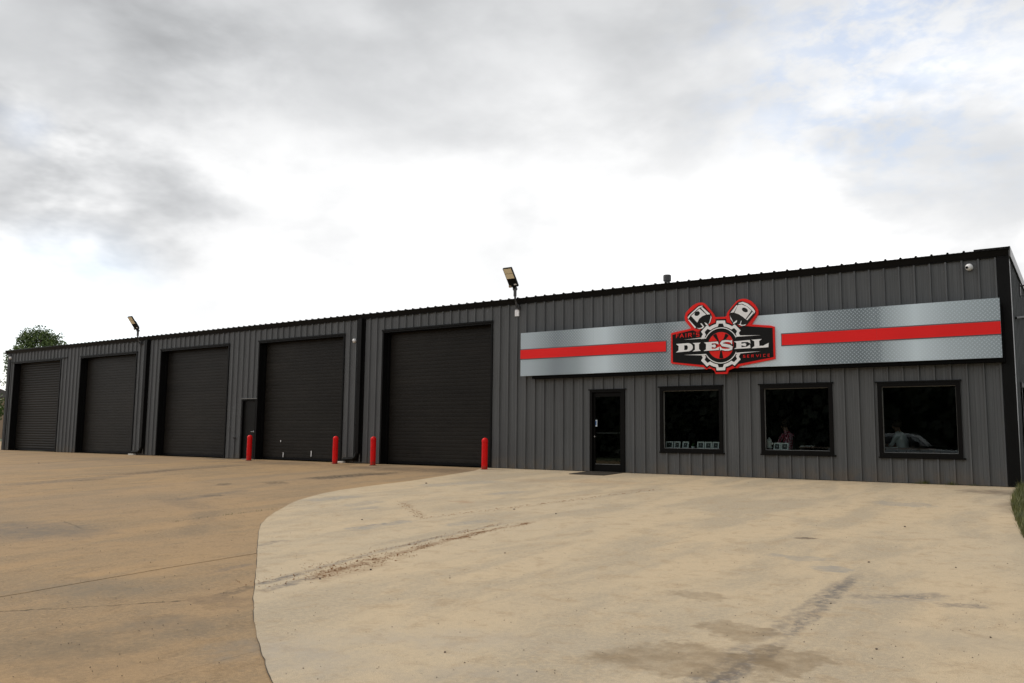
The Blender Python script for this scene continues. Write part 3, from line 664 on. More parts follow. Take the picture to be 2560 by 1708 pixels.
# stub pipe, bracket and cable on the side wall
mb=MB(); mb.tube([(XR+.03,.55,3.44),(XR+.03,2.9,3.75)],.028,8); bpart(mb,'conduit',BLACK)
mb=MB(); mb.tube([(XR+.0,2.08,4.34),(XR+.5,2.08,4.36)],.018,8); mb.tube([(XR+.0,2.2,4.15),(XR+.10,2.2,4.12),(XR+.3,2.5,3.9)],.010,6); mb.box((XR+.0,2.03,4.1),(XR+.03,2.25,4.4)); bpart(mb,'service_bracket',GREYP)

# ------------------------------------------------------------------ bollards
def bollard(pb,label,lean=0):
    c=on_y(pb[0],pb[1],-.62); X,Y=c.x,-.62; z0=gz(X,Y)
    root=tag(empty('bollard',(X,Y,z0)),label,'bollard','red bollards at the garage doors')
    mb=MB(); r_=.0845; h=.845
    mb.lathe((0,0,-.02),[(r_,0),(r_,h-.06)],28)
    sl=mb.build('sleeve',RED,root); smooth_by_angle(sl)
    mb=MB(); prof=[(r_+.004,h-.09),(r_+.004,h-.045)]+[((r_+.002)*math.cos(a),h-.045+.075*math.sin(a)) for a in [i*math.pi/2/7 for i in range(1,7)]]+[(.004,h+.03)]
    mb.lathe((0,0,0),prof,28); cp=mb.build('cap',RED,root); smooth_by_angle(cp,50)
    mb=MB(); mb.lathe((0,0,-.008),[(r_+.035,0),(r_+.028,.014),(r_+.004,.016)],24); mb.build('base_collar',BASEM,root)
    root.rotation_euler=(0,R(lean),0)
    return root
bollard((1211,1172),'red bollard at the office side of the garage door nearest the office',.3)
bollard((837,1158),'red bollard in front of the second garage door from the office',.5)
bollard((932,1162),'red bollard just right of the downspout between two garage doors',-.2)
bollard((622,1149),'red bollard standing in front of the narrow steel door',.3)

# ------------------------------------------------------------------ flood lights on arms above the eave
def flood(px,label):
    b=on_y(px[0],px[1],-.12); X=b.x
    root=tag(empty('flood_light',(X,-.12,H_WALL)),label,'flood light','flood lights on the eave')
    mb=MB(); mb.bbox((-.045,-.01,-.14),(.045,.10,-.02),.012); mb.tube([(0,-.02,-.10),(0,-.05,.02),(0,-.10,.14),(0,-.11,.22),(0,-.11,.30)],.030,12); smooth_by_angle(mb.build('arm',GREYP,root))
    mb=MB(); mb.tube([(0,-.11,.20),(0,-.11,.385)],.045,12); mb.tube([(-.055,-.11,.405),(.055,-.11,.405)],.04,12); smooth_by_angle(mb.build('slip_fitter',GREYP,root))
    T=Matrix.Translation((0,-.12,.42))@Matrix.Rotation(R(-53),4,'X')   # local -y runs along the head, local -z is its lit face
    mb=MB(); mb.bbox((-.15,-.66,-.01),(.15,-.06,.045),.012,M=T)
    for i in range(7): mb.box((-.13+i*.04,-.40,.045),(-.12+i*.04,-.10,.075),M=T)
    mb.box((-.045,-.08,-.03),(.045,.05,.05),M=T); hd=mb.build('housing',BLACK,root)
    for y0 in (-.635,-.475):
        mb=MB(); mb.box((-.13,y0,-.018),(.13,y0+.148,-.0102),M=T); lp=mb.build('led_panel',LED,root)
    mb=MB(); mb.box((-.14,-.13,-.05),(-.05,-.065,-.0105),M=T); mb.build('sensor',STEEL,root)
    mb=MB(); mb.box((.03,-.15,-.013),(.11,-.115,-.0102),M=T); mb.build('rating_label',WHITE,root)
    return root
flood((1293,752),'flood light on a bent arm above the white wall box, near the sign')
flood((350,848),'flood light on the eave above the far downspout')
p=on_y(1292,782,-.05)
wb=tag(empty('wall_access_box',(p.x,.0,p.z-.10)),'small white rounded box on the wall below the nearer flood light','box')
mb=MB(); mb.bbox((-.075,-.058,-.0),(.075,-.02,.19),.02); smooth_by_angle(mb.build('cover',mat('box_white',(.85,.84,.86),.35),wb),35)
MB().box((-.05,-.022,.02),(.05,.03,.17)).build('mount',GREYP,wb)

# ------------------------------------------------------------------ dome cameras
def dome(px,label,s=1.0):
    p=on_y(*px,-.05)
    root=tag(empty('security_camera',(p.x,-.02,p.z)),label,'camera','white security cameras under the eave')
    mb=MB(); mb.lathe((0,0,0),[(.062*s,0),(.062*s,.02),(.05*s,.03)],20)
    for i,v in enumerate(mb.v): mb.v[i]=(v[0],.025-v[2],v[1])
    smooth_by_angle(mb.build('base',WHITE,root))
    bm=bmesh.new(); bmesh.ops.create_uvsphere(bm,u_segments=20,v_segments=12,radius=.066*s,matrix=Matrix.Translation((0,-.055,-.005)))
    me=bpy.data.meshes.new('ball'); bm.to_mesh(me); bm.free(); me.materials.append(WHITE); me.polygons.foreach_set('use_smooth',[True]*len(me.polygons))
    inst('ball',me,root)
    mb=MB(); c=Vector((-.028*s,-.105*s,-.018*s)); d=Vector((-.35,-.9,-.25)).normalized(); mb.tube([c-d*.01,c+d*.016],.024*s,14); mb.build('lens',BLACKM,root)
dome((2423,668),'white dome camera near the right corner of the wall',1.1)
dome((887,852),'white dome camera beside the downspout nearest the office',1.05)
dome((27,895),'white dome camera at the far left end of the wall',1.0)

# ------------------------------------------------------------------ sign board of printed tread-plate sheets
SX0,SX1,SZ0,SZ1,SY=-11.62,.05,2.565,3.765,-.25
def plate_mat():
    m=bpy.data.materials.new('tread_plate_print'); m.use_nodes=True; t=m.node_tree; b=t.nodes['Principled BSDF']
    g=N(t,'ShaderNodeNewGeometry'); s=N(t,'ShaderNodeSeparateXYZ'); t.links.new(g.outputs['Position'],s.inputs[0])
    P_=.060
    u=math_(t,'DIVIDE',math_(t,'ADD',s.outputs[0],s.outputs[2]),P_*1.414); v=math_(t,'DIVIDE',math_(t,'SUBTRACT',s.outputs[2],s.outputs[0]),P_*1.414)
    fu,fv=math_(t,'FLOOR',u),math_(t,'FLOOR',v)
    par=math_(t,'MODULO',math_(t,'ABSOLUTE',math_(t,'ADD',fu,fv)),2.0)
    lu=math_(t,'SUBTRACT',math_(t,'SUBTRACT',u,fu),.5); lv=math_(t,'SUBTRACT',math_(t,'SUBTRACT',v,fv),.5)
    def dash(a,b):
        a=math_(t,'DIVIDE',a,.46); b=math_(t,'DIVIDE',b,.17)
        return ramp(t,math_(t,'ADD',math_(t,'MULTIPLY',a,a),math_(t,'MULTIPLY',b,b)),.45,1.0,1,0)
    d=math_(t,'ADD',math_(t,'MULTIPLY',dash(lu,lv),par),math_(t,'MULTIPLY',dash(lv,lu),math_(t,'SUBTRACT',1.0,par)))
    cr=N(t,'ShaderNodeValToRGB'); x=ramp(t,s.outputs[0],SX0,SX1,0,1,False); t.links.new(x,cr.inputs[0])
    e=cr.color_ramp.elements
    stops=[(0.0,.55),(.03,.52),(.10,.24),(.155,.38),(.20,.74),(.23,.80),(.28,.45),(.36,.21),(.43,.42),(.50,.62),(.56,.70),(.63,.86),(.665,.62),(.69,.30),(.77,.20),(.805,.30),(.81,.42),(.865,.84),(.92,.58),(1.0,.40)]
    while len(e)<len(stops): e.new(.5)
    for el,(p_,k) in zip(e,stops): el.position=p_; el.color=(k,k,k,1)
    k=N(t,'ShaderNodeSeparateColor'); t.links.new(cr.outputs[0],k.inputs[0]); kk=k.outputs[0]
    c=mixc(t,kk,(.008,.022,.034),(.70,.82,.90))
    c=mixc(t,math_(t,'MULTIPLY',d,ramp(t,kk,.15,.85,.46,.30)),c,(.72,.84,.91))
    dk=math_(t,'MULTIPLY',math_(t,'SUBTRACT',1.0,d),.0)
    t.links.new(c,b.inputs['Base Color']); b.inputs['Roughness'].default_value=.38; b.inputs['Specular IOR Level'].default_value=.4
    return m
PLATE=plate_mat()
SRED=mat('sign_red',(.80,.014,.014),.4,spec=.2,var=.06,vscale=.8); SBORD=mat('stripe_border',(.09,.075,.085),.4)
sign=tag(empty('sign_board',((SX0+SX1)/2,-.2,SZ0)),'long silver tread plate sign board with a red stripe above the office windows','sign')
def spart(mb,name,m,parent=None):
    o=mb.build(name,m)
    if parent is None: o.parent=sign; o.matrix_parent_inverse=Matrix.Translation(-sign.location)
    else: o.parent=parent; o.matrix_parent_inverse=parent.matrix_world.inverted() if False else Matrix.Identity(4)
    return o
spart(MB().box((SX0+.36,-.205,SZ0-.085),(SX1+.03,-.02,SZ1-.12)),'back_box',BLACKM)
cw=(SX1-SX0)/5
for k in range(5):
    dy=random.uniform(-.002,.002)
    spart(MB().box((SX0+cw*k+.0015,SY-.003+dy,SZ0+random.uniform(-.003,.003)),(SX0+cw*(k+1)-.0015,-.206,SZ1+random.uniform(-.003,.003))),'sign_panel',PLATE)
for a,b in ((SX0+.002,-7.22),(-4.35,SX1-.002)):
    spart(MB().box((a,SY-.0095,3.04-.022),(b+(.018 if a<-8 else 0),SY-.0055,3.29+.022)),'stripe_border',SBORD)
    cuts=[a]+[SX0+cw*k for k in range(1,5) if a<SX0+cw*k<b]+[b]
    for p0,p1 in zip(cuts,cuts[1:]):
        spart(MB().box((p0+.001+(.016 if p0==-4.35 else 0),SY-.0125,3.04),(p1-.001,SY-.0098,3.29)),'red_stripe',SRED)
# ------------------------------------------------------------------ emblem: traced outlines set on the sign
EY=-.285
emb=tag(empty('emblem_sign',(-5.8,-.26,2.5)),'shaped red and black diesel emblem with gear and two pistons on the sign','emblem sign')
def E_(u,v,Y): return on_y(1640+u*.144681,730+v*.144681,Y)
def eplate(loops,name,m,layer,th=.0035,parent=None):
    """extruded plate from traced outline(s); the first is the outside, the rest are holes"""
    Y=EY-.0042*layer; L=[[E_(u,v,Y) for u,v in lp] for lp in loops]
    pts=[p for lp in L for p in lp]; n=len(pts)
    tr=tessellate_polygon([[Vector((p.x,p.z,0)) for p in lp] for lp in L])
    fs=[]
    for a,b,c in tr:
        A,B,C=pts[a],pts[b],pts[c]; cr=(B.x-A.x)*(C.z-A.z)-(B.z-A.z)*(C.x-A.x)
        fs.append((a,b,c) if cr>0 else (a,c,b))
    vs=[tuple(p) for p in pts]+[(p.x,p.y+th,p.z) for p in pts]
    k=0
    for lp in L:
        m_=len(lp)
        for i in range(m_): a,b=k+i,k+(i+1)%m_; fs.append((a,b,n+b,n+a))
        k+=m_
    mb=MB(); mb.add(vs,fs); o=mb.build(name,m)
    if parent is None: o.parent=emb; o.matrix_parent_inverse=Matrix.Translation(-emb.location)
    return o
EBLK=mat('emblem_black',(.006,.006,.006),.45,spec=.15); EGRY=mat('emblem_silver',(.80,.80,.81),.45,var=.04,spec=.2); EDRK=mat('emblem_charcoal',(.016,.016,.016),.45,spec=.15); ERED=mat('emblem_red',(.76,.016,.012),.45,spec=.2)
out=[(260,712),(590,636),(602,622),(505,505),(493,440),(512,365),(575,290),(640,232),(690,203),(740,187),(790,183),(825,190),(870,230),(985,370),(1005,410),(1022,436),(1190,430),(1222,408),(1225,370),(1250,330),(1390,160),(1440,128),(1500,118),(1560,121),(1640,155),(1700,215),(1742,270),(1765,330),(1762,372),(1745,415),(1652,560),(1990,583),(2047,600),(2062,1158),(1450,1280),(1405,1316),(1350,1312),(1252,1352),(1230,1416),(1032,1418),(1008,1362),(930,1312),(862,1342),(820,1300),(270,1240),(258,1215)]
eplate([out],'backing',ERED,0,.055)
eplate([[(283,742),(640,660),(700,690),(1560,590),(2015,622),(2030,1125),(1440,1243),(1120,1300),(820,1265),(292,1214)]],'panel',EBLK,1)
CX,CY_=1120,925
def circ(r_,n=48,kx=.955): return [(CX+r_*kx*math.cos(2*math.pi*i/n),CY_-r_*math.sin(2*math.pi*i/n)-.03*r_*math.cos(2*math.pi*i/n)) for i in range(n)]
def gear(r0,r1,w0,w1):
    pts=[]
    for k in range(8):
        c=math.pi/2+k*math.pi/4
        for a,r_ in ((c-w0,r0),(c-w1,r1),(c+w1,r1),(c+w0,r0)): pts.append((a,r_))
        for f in (.33,.66): pts.append((c+w0+(math.pi/4-2*w0)*f,r0))
    return [(CX+r_*.955*math.cos(a),CY_-r_*math.sin(a)-.03*r_*math.cos(a)) for a,r_ in pts]
eplate([gear(410,466,.245,.205)],'gear_backing',EBLK,2)  # black backing plate, wider than the gear all round
eplate([gear(384,437,.225,.175),gear(330,380,.17,.10)],'gear',EGRY,3)
eplate([circ(312),circ(297)],'ring',EGRY,3)
eplate([circ(240),circ(232)],'disc_rim',EDRK,3)
eplate([circ(231)],'disc',ERED,3)
for (a0,a1) in ((112,130),(50,68),(262,282),(170,190),(-8,10)):
    def pt(a,r_): a=R(a); return (CX+r_*.955*math.cos(a),CY_-r_*math.sin(a))
    eplate([[pt(a0+4,60),pt(a0,222),pt((a0+a1)/2,226),pt(a1,222),pt(a1-4,60)]],'fan_blade',EBLK,4)
# banner: black field with tapering silver lines, lettering on top
eplate([[(560,838),(872,806),(870,1080),(560,1082)]],'banner',EBLK,4); eplate([[(1380,770),(1700,760),(1700,1040),(1385,1050)]],'banner',EBLK,4)
eplate([[(480,829),(770,792),(870,786),(862,806),(780,806)]],'speed_line',EGRY,5); eplate([[(1372,756),(1480,752),(1810,748),(1480,768),(1378,776)]],'speed_line',EGRY,5)
eplate([[(480,1089),(770,1078),(866,1072),(872,1090),(780,1095)]],'speed_line',EGRY,5); eplate([[(1372,1052),(1480,1044),(1810,1026),(1480,1060),(1378,1072)]],'speed_line',EGRY,5)
D_=[(345,900),(560,884),(600,895),(628,922),(638,952),(630,985),(608,1010),(570,1025),(345,1046),(388,1012),(391,935)]
Dh=[(488,924),(530,921),(546,935),(550,962),(545,988),(530,1003),(488,1006)]
I_=[(632,884),(772,876),(742,906),(743,990),(776,1018),(630,1030),(673,1000),(671,908)]
E1=[(826,874),(1072,858),(1080,906),(1030,887),(963,890),(963,918),(1020,906),(1036,935),(1022,966),(963,947),(963,984),(1030,981),(1086,950),(1086,1004),(822,1021),(864,994),(864,898)]
def sw(c,wd):
    L_,R_=[],[]
    for i,p in enumerate(c):
        a=Vector(c[max(i-1,0)]); b=Vector(c[min(i+1,len(c)-1)]); d=(b-a).normalized(); n=Vector((-d.y,d.x)); h=wd[i]/2
        L_.append((p[0]+n.x*h,p[1]+n.y*h)); R_.append((p[0]-n.x*h,p[1]-n.y*h))
    return L_+R_[::-1]
S_=sw([(1312,872),(1260,850),(1200,848),(1150,860),(1128,888),(1150,914),(1210,926),(1270,938),(1306,958),(1300,984),(1262,998),(1190,1002),(1130,988),(1100,960)],[26,30,34,42,48,52,52,52,48,42,34,30,28,24])
S2=[(1285,838),(1314,830),(1314,912),(1292,884)]; S3=[(1102,938),(1126,962),(1140,1000),(1104,1012)]
E2=[(1345,856),(1622,830),(1632,892),(1582,864),(1476,868),(1476,898),(1540,882),(1562,910),(1546,940),(1476,922),(1476,956),(1570,946),(1624,910),(1632,970),(1350,986),(1388,960),(1388,880)]
L_=[(1648,826),(1828,814),(1782,850),(1786,932),(1850,930),(1946,880),(1942,956),(1648,976),(1702,936),(1697,852)]
def grow(lp,k):
    cx=sum(p[0] for p in lp)/len(lp); cy=sum(p[1] for p in lp)/len(lp)
    return [(p[0]+k*(1 if p[0]>cx else -1),p[1]+k*(1 if p[1]>cy else -1)) for p in lp]
def letter(ch,loops,lay,m=EGRY): 
    o=eplate(loops,'letter_'+ch.lower(),m,lay); return o
for lp in (E1,S_,E2): eplate([grow(lp,9)],'letter_outline',EBLK,5)  # black outline plates behind these letters
letter('D',[D_,Dh],6); letter('I',[I_],6); letter('E',[E1],6); letter('S',[S_],6.5); eplate([S2],'letter_serif',EGRY,6.8); eplate([S3],'letter_serif',EGRY,6.8); letter('E',[E2],6); letter('L',[L_],6)
# small red lettering as strokes
GL={'F':[[(1,0),(0,0),(0,1)],[(0,.5),(.8,.5)]],'A':[[(0,1),(.5,0),(1,1)],[(.25,.66),(.75,.66)]],'I':[[(.5,0),(.5,1)]],'R':[[(0,1),(0,0),(.9,0),(.95,.45),(0,.5)],[(.5,.5),(1,1)]],"'":[[(.5,0),(.45,.25)]],'S':[[(1,.05),(0,0),(0,.5),(1,.5),(1,1),(0,1)]],'E':[[(1,0),(0,0),(0,1),(1,1)],[(0,.5),(.8,.5)]],'V':[[(0,0),(.5,1),(1,0)]],'C':[[(1,0),(0,0),(0,1),(1,1)]]}
def word(txt,spots,v0,h,slope,th):
    for ch,(u0,u1) in zip(txt,spots):
        mb=MB(); lay=5.0
        for st in GL[ch]:
            for (p,q) in zip(st,st[1:]):
                f=lambda P:Vector((u0+(u1-u0)*P[0], v0+slope*(u0+(u1-u0)*P[0]-spots[0][0])+h*P[1]))
                a,b=f(p),f(q); d=(b-a).normalized(); n=Vector((-d.y,d.x))*th/2; a=a-d*th/2; b=b+d*th/2
                Y=EY-.0042*lay; lay+=.12
                vs=[E_(*(a+n),Y),E_(*(b+n),Y),E_(*(b-n),Y),E_(*(a-n),Y)]
                mb.add(vs+[Vector((p_.x,p_.y+.003,p_.z)) for p_ in vs],[(0,1,2,3),(0,4,5,1),(1,5,6,2),(2,6,7,3),(3,7,4,0)])
        o=mb.build('letter_'+('apostrophe' if ch=="'" else ch.lower()),ERED); o.parent=emb; o.matrix_parent_inverse=Matrix.Translation(-emb.location)
word("FAIR'S",[(352,388),(418,474),(508,526),(560,612),(645,665),(698,742)],730,60,-.062,11)
word('SERVICE',[(1510,1538),(1580,1608),(1652,1684),(1732,1776),(1795,1815),(1858,1888),(1934,1962)],1093,40,-.043,8)
# pistons
def ell(cx,cy,rx,ry,a,n=20):
    return [(cx+rx*math.cos(t)*math.cos(a)-ry*math.sin(t)*math.sin(a),cy+rx*math.cos(t)*math.sin(a)+ry*math.sin(t)*math.cos(a)) for t in [2*math.pi*i/n for i in range(n)]]
eplate([[(538,430),(555,385),(735,232),(805,228),(840,262),(950,380),(966,430),(940,520),(900,570),(850,600),(800,632),(740,645),(680,632),(655,605),(552,480)]],'piston',EBLK,3)
eplate([[(545,440),(590,385),(735,252),(800,236),(806,250),(745,277),(600,402),(556,470)]],'piston_crown',EGRY,4)
eplate([[(605,415),(752,287),(868,392),(800,418),(745,465),(712,530)],ell(710,375,50,38,-.55)],'piston_skirt',EGRY,4)
eplate([[(772,272),(800,262),(938,385),(884,392)]],'piston_skirt',EGRY,4)
eplate([[(553,482),(570,478),(692,612),(672,628)]],'piston_edge',EGRY,4)
eplate([[(946,398),(960,440),(936,522),(905,562),(925,512),(944,440)]],'piston_edge',EGRY,4)
eplate([[(835,524),(872,540),(912,584),(862,572)]],'piston_rod',EGRY,4); eplate([[(700,620),(745,628),(782,618),(806,598),(764,546),(790,544),(832,600),(800,632),(745,642)]],'piston_rod',EGRY,4)
eplate([[(1262,400),(1280,325),(1415,172),(1490,158),(1605,198),(1700,285),(1724,350),(1708,395),(1575,562),(1520,598),(1450,590),(1405,560),(1325,562),(1282,480)]],'piston',EDRK,3)
eplate([[(1422,192),(1500,172),(1580,200),(1668,270),(1712,332),(1702,372),(1650,310),(1570,245),(1490,205),(1432,210)]],'piston_crown',EGRY,4)
eplate([[(1415,226),(1480,216),(1570,252),(1650,322),(1546,470),(1500,430),(1430,386),(1357,360)],ell(1535,312,56,36,.5)],'piston_skirt',EGRY,4)
eplate([[(1392,226),(1408,236),(1343,355),(1286,360)]],'piston_skirt',EGRY,4)
eplate([[(1666,345),(1690,362),(1578,490),(1558,478)]],'piston_edge',EGRY,4)
eplate([[(1274,400),(1285,430),(1320,490),(1336,532),(1290,472)]],'piston_edge',EGRY,4)
eplate([[(1330,538),(1400,484),(1396,520),(1338,558)]],'piston_rod',EGRY,4); eplate([[(1425,562),(1450,552),(1470,496),(1478,500),(1462,560),(1500,572),(1560,556),(1535,580),(1480,588)]],'piston_rod',EGRY,4)

# ------------------------------------------------------------------ door mat and drain blocks
m0=[on_g(u,v) for u,v in ((1411,1187.3),(1482,1178.5),(1556,1179.8),(1484,1189.7))]
m0=[(-9.52,-1.10),(-9.52,-.06),(-8.52,-.06),(-8.62,-1.12)]
def mat_mat():
    m=mat('rubber_mat',(.05,.04,.03),.85,var=.4,vscale=30,bump=.6,bscale=40); return m
mt=tag(empty('door_mat',(-9.05,-.6,gz(0,-.6))),'dark perforated rubber mat in front of the entry door','mat')
MM=mat_mat(); mb=MB(); nX,nY=14,14
for i in range(nX+1):
    xx=-9.5+i*(.98/nX)+.46-.46; mb.box((xx-.011+9.05-0,-.5,.0),(xx+.011+9.05,.5,.016))
mb.build('mat_bar',MM,mt)
mb=MB()
for j in range(nY+1):
    yy=-.5+j/nY; mb.box((-.46,yy-.011,.001),(.54,yy+.011,.0145))
mb.build('mat_bar',MM,mt)
MB().box((-.455,-.505,.0),(.535,.505,.005)).build('mat_base',mat('mat_dirt',(.075,.055,.035),.9,var=.4,vscale=20),mt)
mt.location=(-9.05,-.60,gz(0,-.6)+.008); mt.rotation_euler=(math.atan(SL),0,0)
CB=mat('pale_block',(.55,.52,.46),.8,var=.2,vscale=12)
for X,l in ((-18.75,'white concrete block under the downspout outlet nearest the office'),(-30.75,'white concrete block under the outlet of the far downspout')):
    r_=tag(empty('splash_block',(X,-.12,gz(X,-.12)-.004)),l,'block','blocks under the downspout outlets')
    MB().bbox((-.22,-.07,0),(.16,.07,.052),.008).build('block',CB,r_)

# ------------------------------------------------------------------ things behind the panes
PF=mat('photo_frame_paint',(.82,.88,.86),.5); PH_=mat('photo_print',(.04,.05,.045),.4,var=.6,vscale=25); SILLZ=.66-.017
def photo(u0,u1,v0,v1,win,label,tilt):
    a,b,z0,z1=WINS[win]; zs=z0+.082-.004; Y=.20
    A,B=on_y(u0,v1,Y),on_y(u1,v1,Y); wd=(B.x-A.x); hh=.175
    root=tag(empty('photo_frame',((A.x+B.x)/2,Y,zs+.001)),label,'photo frame','photo frames on the window sills')
    T=Matrix.Rotation(R(-tilt),4,'X'); e=.026
    mb=MB(); mb.box((-wd/2,-.010,0),(-wd/2+e,.010,hh),M=T); mb.box((wd/2-e,-.010,0),(wd/2,.010,hh),M=T); mb.box((-wd/2+e,-.010,0),(wd/2-e,.010,e),M=T); mb.box((-wd/2+e,-.010,hh-e),(wd/2-e,.010,hh),M=T); mb.build('frame',PF,root)
    MB().box((-wd/2+e,-.002,e),(wd/2-e,.004,hh-e),M=T).build('picture',PH_,root)
    MB().add([(-.012,.012,.1),(.012,.012,.1),(.012,.075,.0),(-.012,.075,.0),(-.012,.018,.1),(.012,.018,.1),(.012,.081,.0),(-.012,.081,.0)],[(0,1,2,3),(7,6,5,4),(0,4,5,1),(1,5,6,2),(2,6,7,3),(3,7,4,0)]).build('easel_back',PF,root)
    return root
lab=['leftmost photo frame on the sill of the window by the door','second photo frame from the left on the sill by the door','third photo frame from the left on the sill by the door','fourth photo frame from the left on the sill by the door','fifth photo frame from the left on the sill by the door','rightmost photo frame on the sill of the window by the door']
for (u0,u1),l in zip(((1664,1682),(1685,1700),(1706,1721),(1743,1760),(1762,1779),(1781,1797)),lab): photo(u0,u1,1104,1120,0,l,12)
photo(1934,1951,1104,1121,1,'photo frame beside the white ornament in the middle window',12)
photo(1952.5,1971,1106,1124,1,'photo frame farther from the white ornament in the middle window',12)
p=on_y(1923.5,1117,.24); zs=WINS[1][2]+.078
r_=tag(empty('hydrant_ornament',(p.x,.24,zs+.001)),'small white hydrant shaped ornament on a dark base in the middle window','ornament')
mb=MB(); mb.lathe((0,0,.05),[(.075,0),(.075,.018),(.06,.022),(.058,.12),(.075,.125),(.075,.14),(.062,.145),(.056,.19),(.03,.22),(.015,.225),(.015,.24),(.004,.245)],18); mb.tube([(.05,0,.15),(.095,0,.15)],.022,10); mb.tube([(-.05,0,.15),(-.095,0,.15)],.022,10); smooth_by_angle(mb.build('ornament_body',mat('ornament_white',(.8,.82,.78),.4),r_))
MB().bbox((-.08,-.06,0),(.08,.06,.0495),.006).build('ornament_base',mat('ornament_base',(.06,.03,.02),.5),r_)
PLANT=mat('plant_leaf',(.05,.13,.04),.5,var=.3)
p=on_y(1733,1120,.26); zs=WINS[0][2]+.078
r_=tag(empty('sill_plant',(p.x,.26,zs+.001)),'small leafy plant in a pale pot between the photo frames','plant')
mb=MB(); mb.lathe((0,0,0),[(.035,0),(.05,.06),(.046,.06)],14); mb.build('pot',PF,r_)
mb=MB()
for i in range(40):
    a=random.uniform(0,6.28); e=random.uniform(.3,1.3); L2=random.uniform(.05,.11); d=Vector((math.cos(a)*math.cos(e),math.sin(a)*math.cos(e),math.sin(e)))*L2; n=Vector((-math.sin(a),math.cos(a),0))*.014; b0=Vector((0,0,.05))
    mb.add([b0,b0+d*.5+n,b0+d,b0+d*.5-n],[(0,1,2,3)])
mb.build('leaves',PLANT,r_)
# desk
DK=mat('desk_wood',(.10,.05,.03),.5,var=.3,vscale=4,stretch=(1,6,6)); PAPER=mat('paper',(.75,.75,.72),.7)
dk=tag(empty('desk',(-3.3,.95,0)),'reddish wooden desk strewn with papers inside the middle window','desk')
MB().bbox((-.95,-.42,.70),(1.95,.36,.74),.008).build('desktop',DK,dk)
for x0 in (-.93,.5,1.88):
    MB().box((x0,-.38,0),(x0+.05,.33,.6995)).build('leg_panel',DK,dk)
for (u,v,rot_) in ((1988,1123,12),(2012,1124,-8),(2230,1135,5)):
    p=on_y(u,v,.75); o=tag(empty('paper_stack',(max(min(p.x,-1.6),-4.1),.72,.7405)),{1988:'loose papers beside the seated person in the middle window',2012:'papers at the middle of the desk in the middle window',2230:'papers on the desk in the window nearest the corner'}[u],'papers','papers on the desk'); MB().box((-.14,-.11,0),(.14,.11,.012)).build('paper_sheet',PAPER,o); o.rotation_euler=(0,0,R(rot_))
SKIN=mat('skin',(.36,.22,.15),.5); JEAN=mat('dark_jeans',(.03,.035,.05),.8); HAIRM=mat('hair_brown',(.05,.03,.018),.6)
def shirt(name,c1,c2,sc):
    m=bpy.data.materials.new(name); m.use_nodes=True; t=m.node_tree; b=t.nodes['Principled BSDF']; g=N(t,'ShaderNodeNewGeometry')
    f=noise(t,g.outputs['Position'],sc,2,.5,1.5); t.links.new(mixc(t,ramp(t,f,.48,.53),c1,c2),b.inputs['Base Color']); b.inputs['Roughness'].default_value=.85; return m
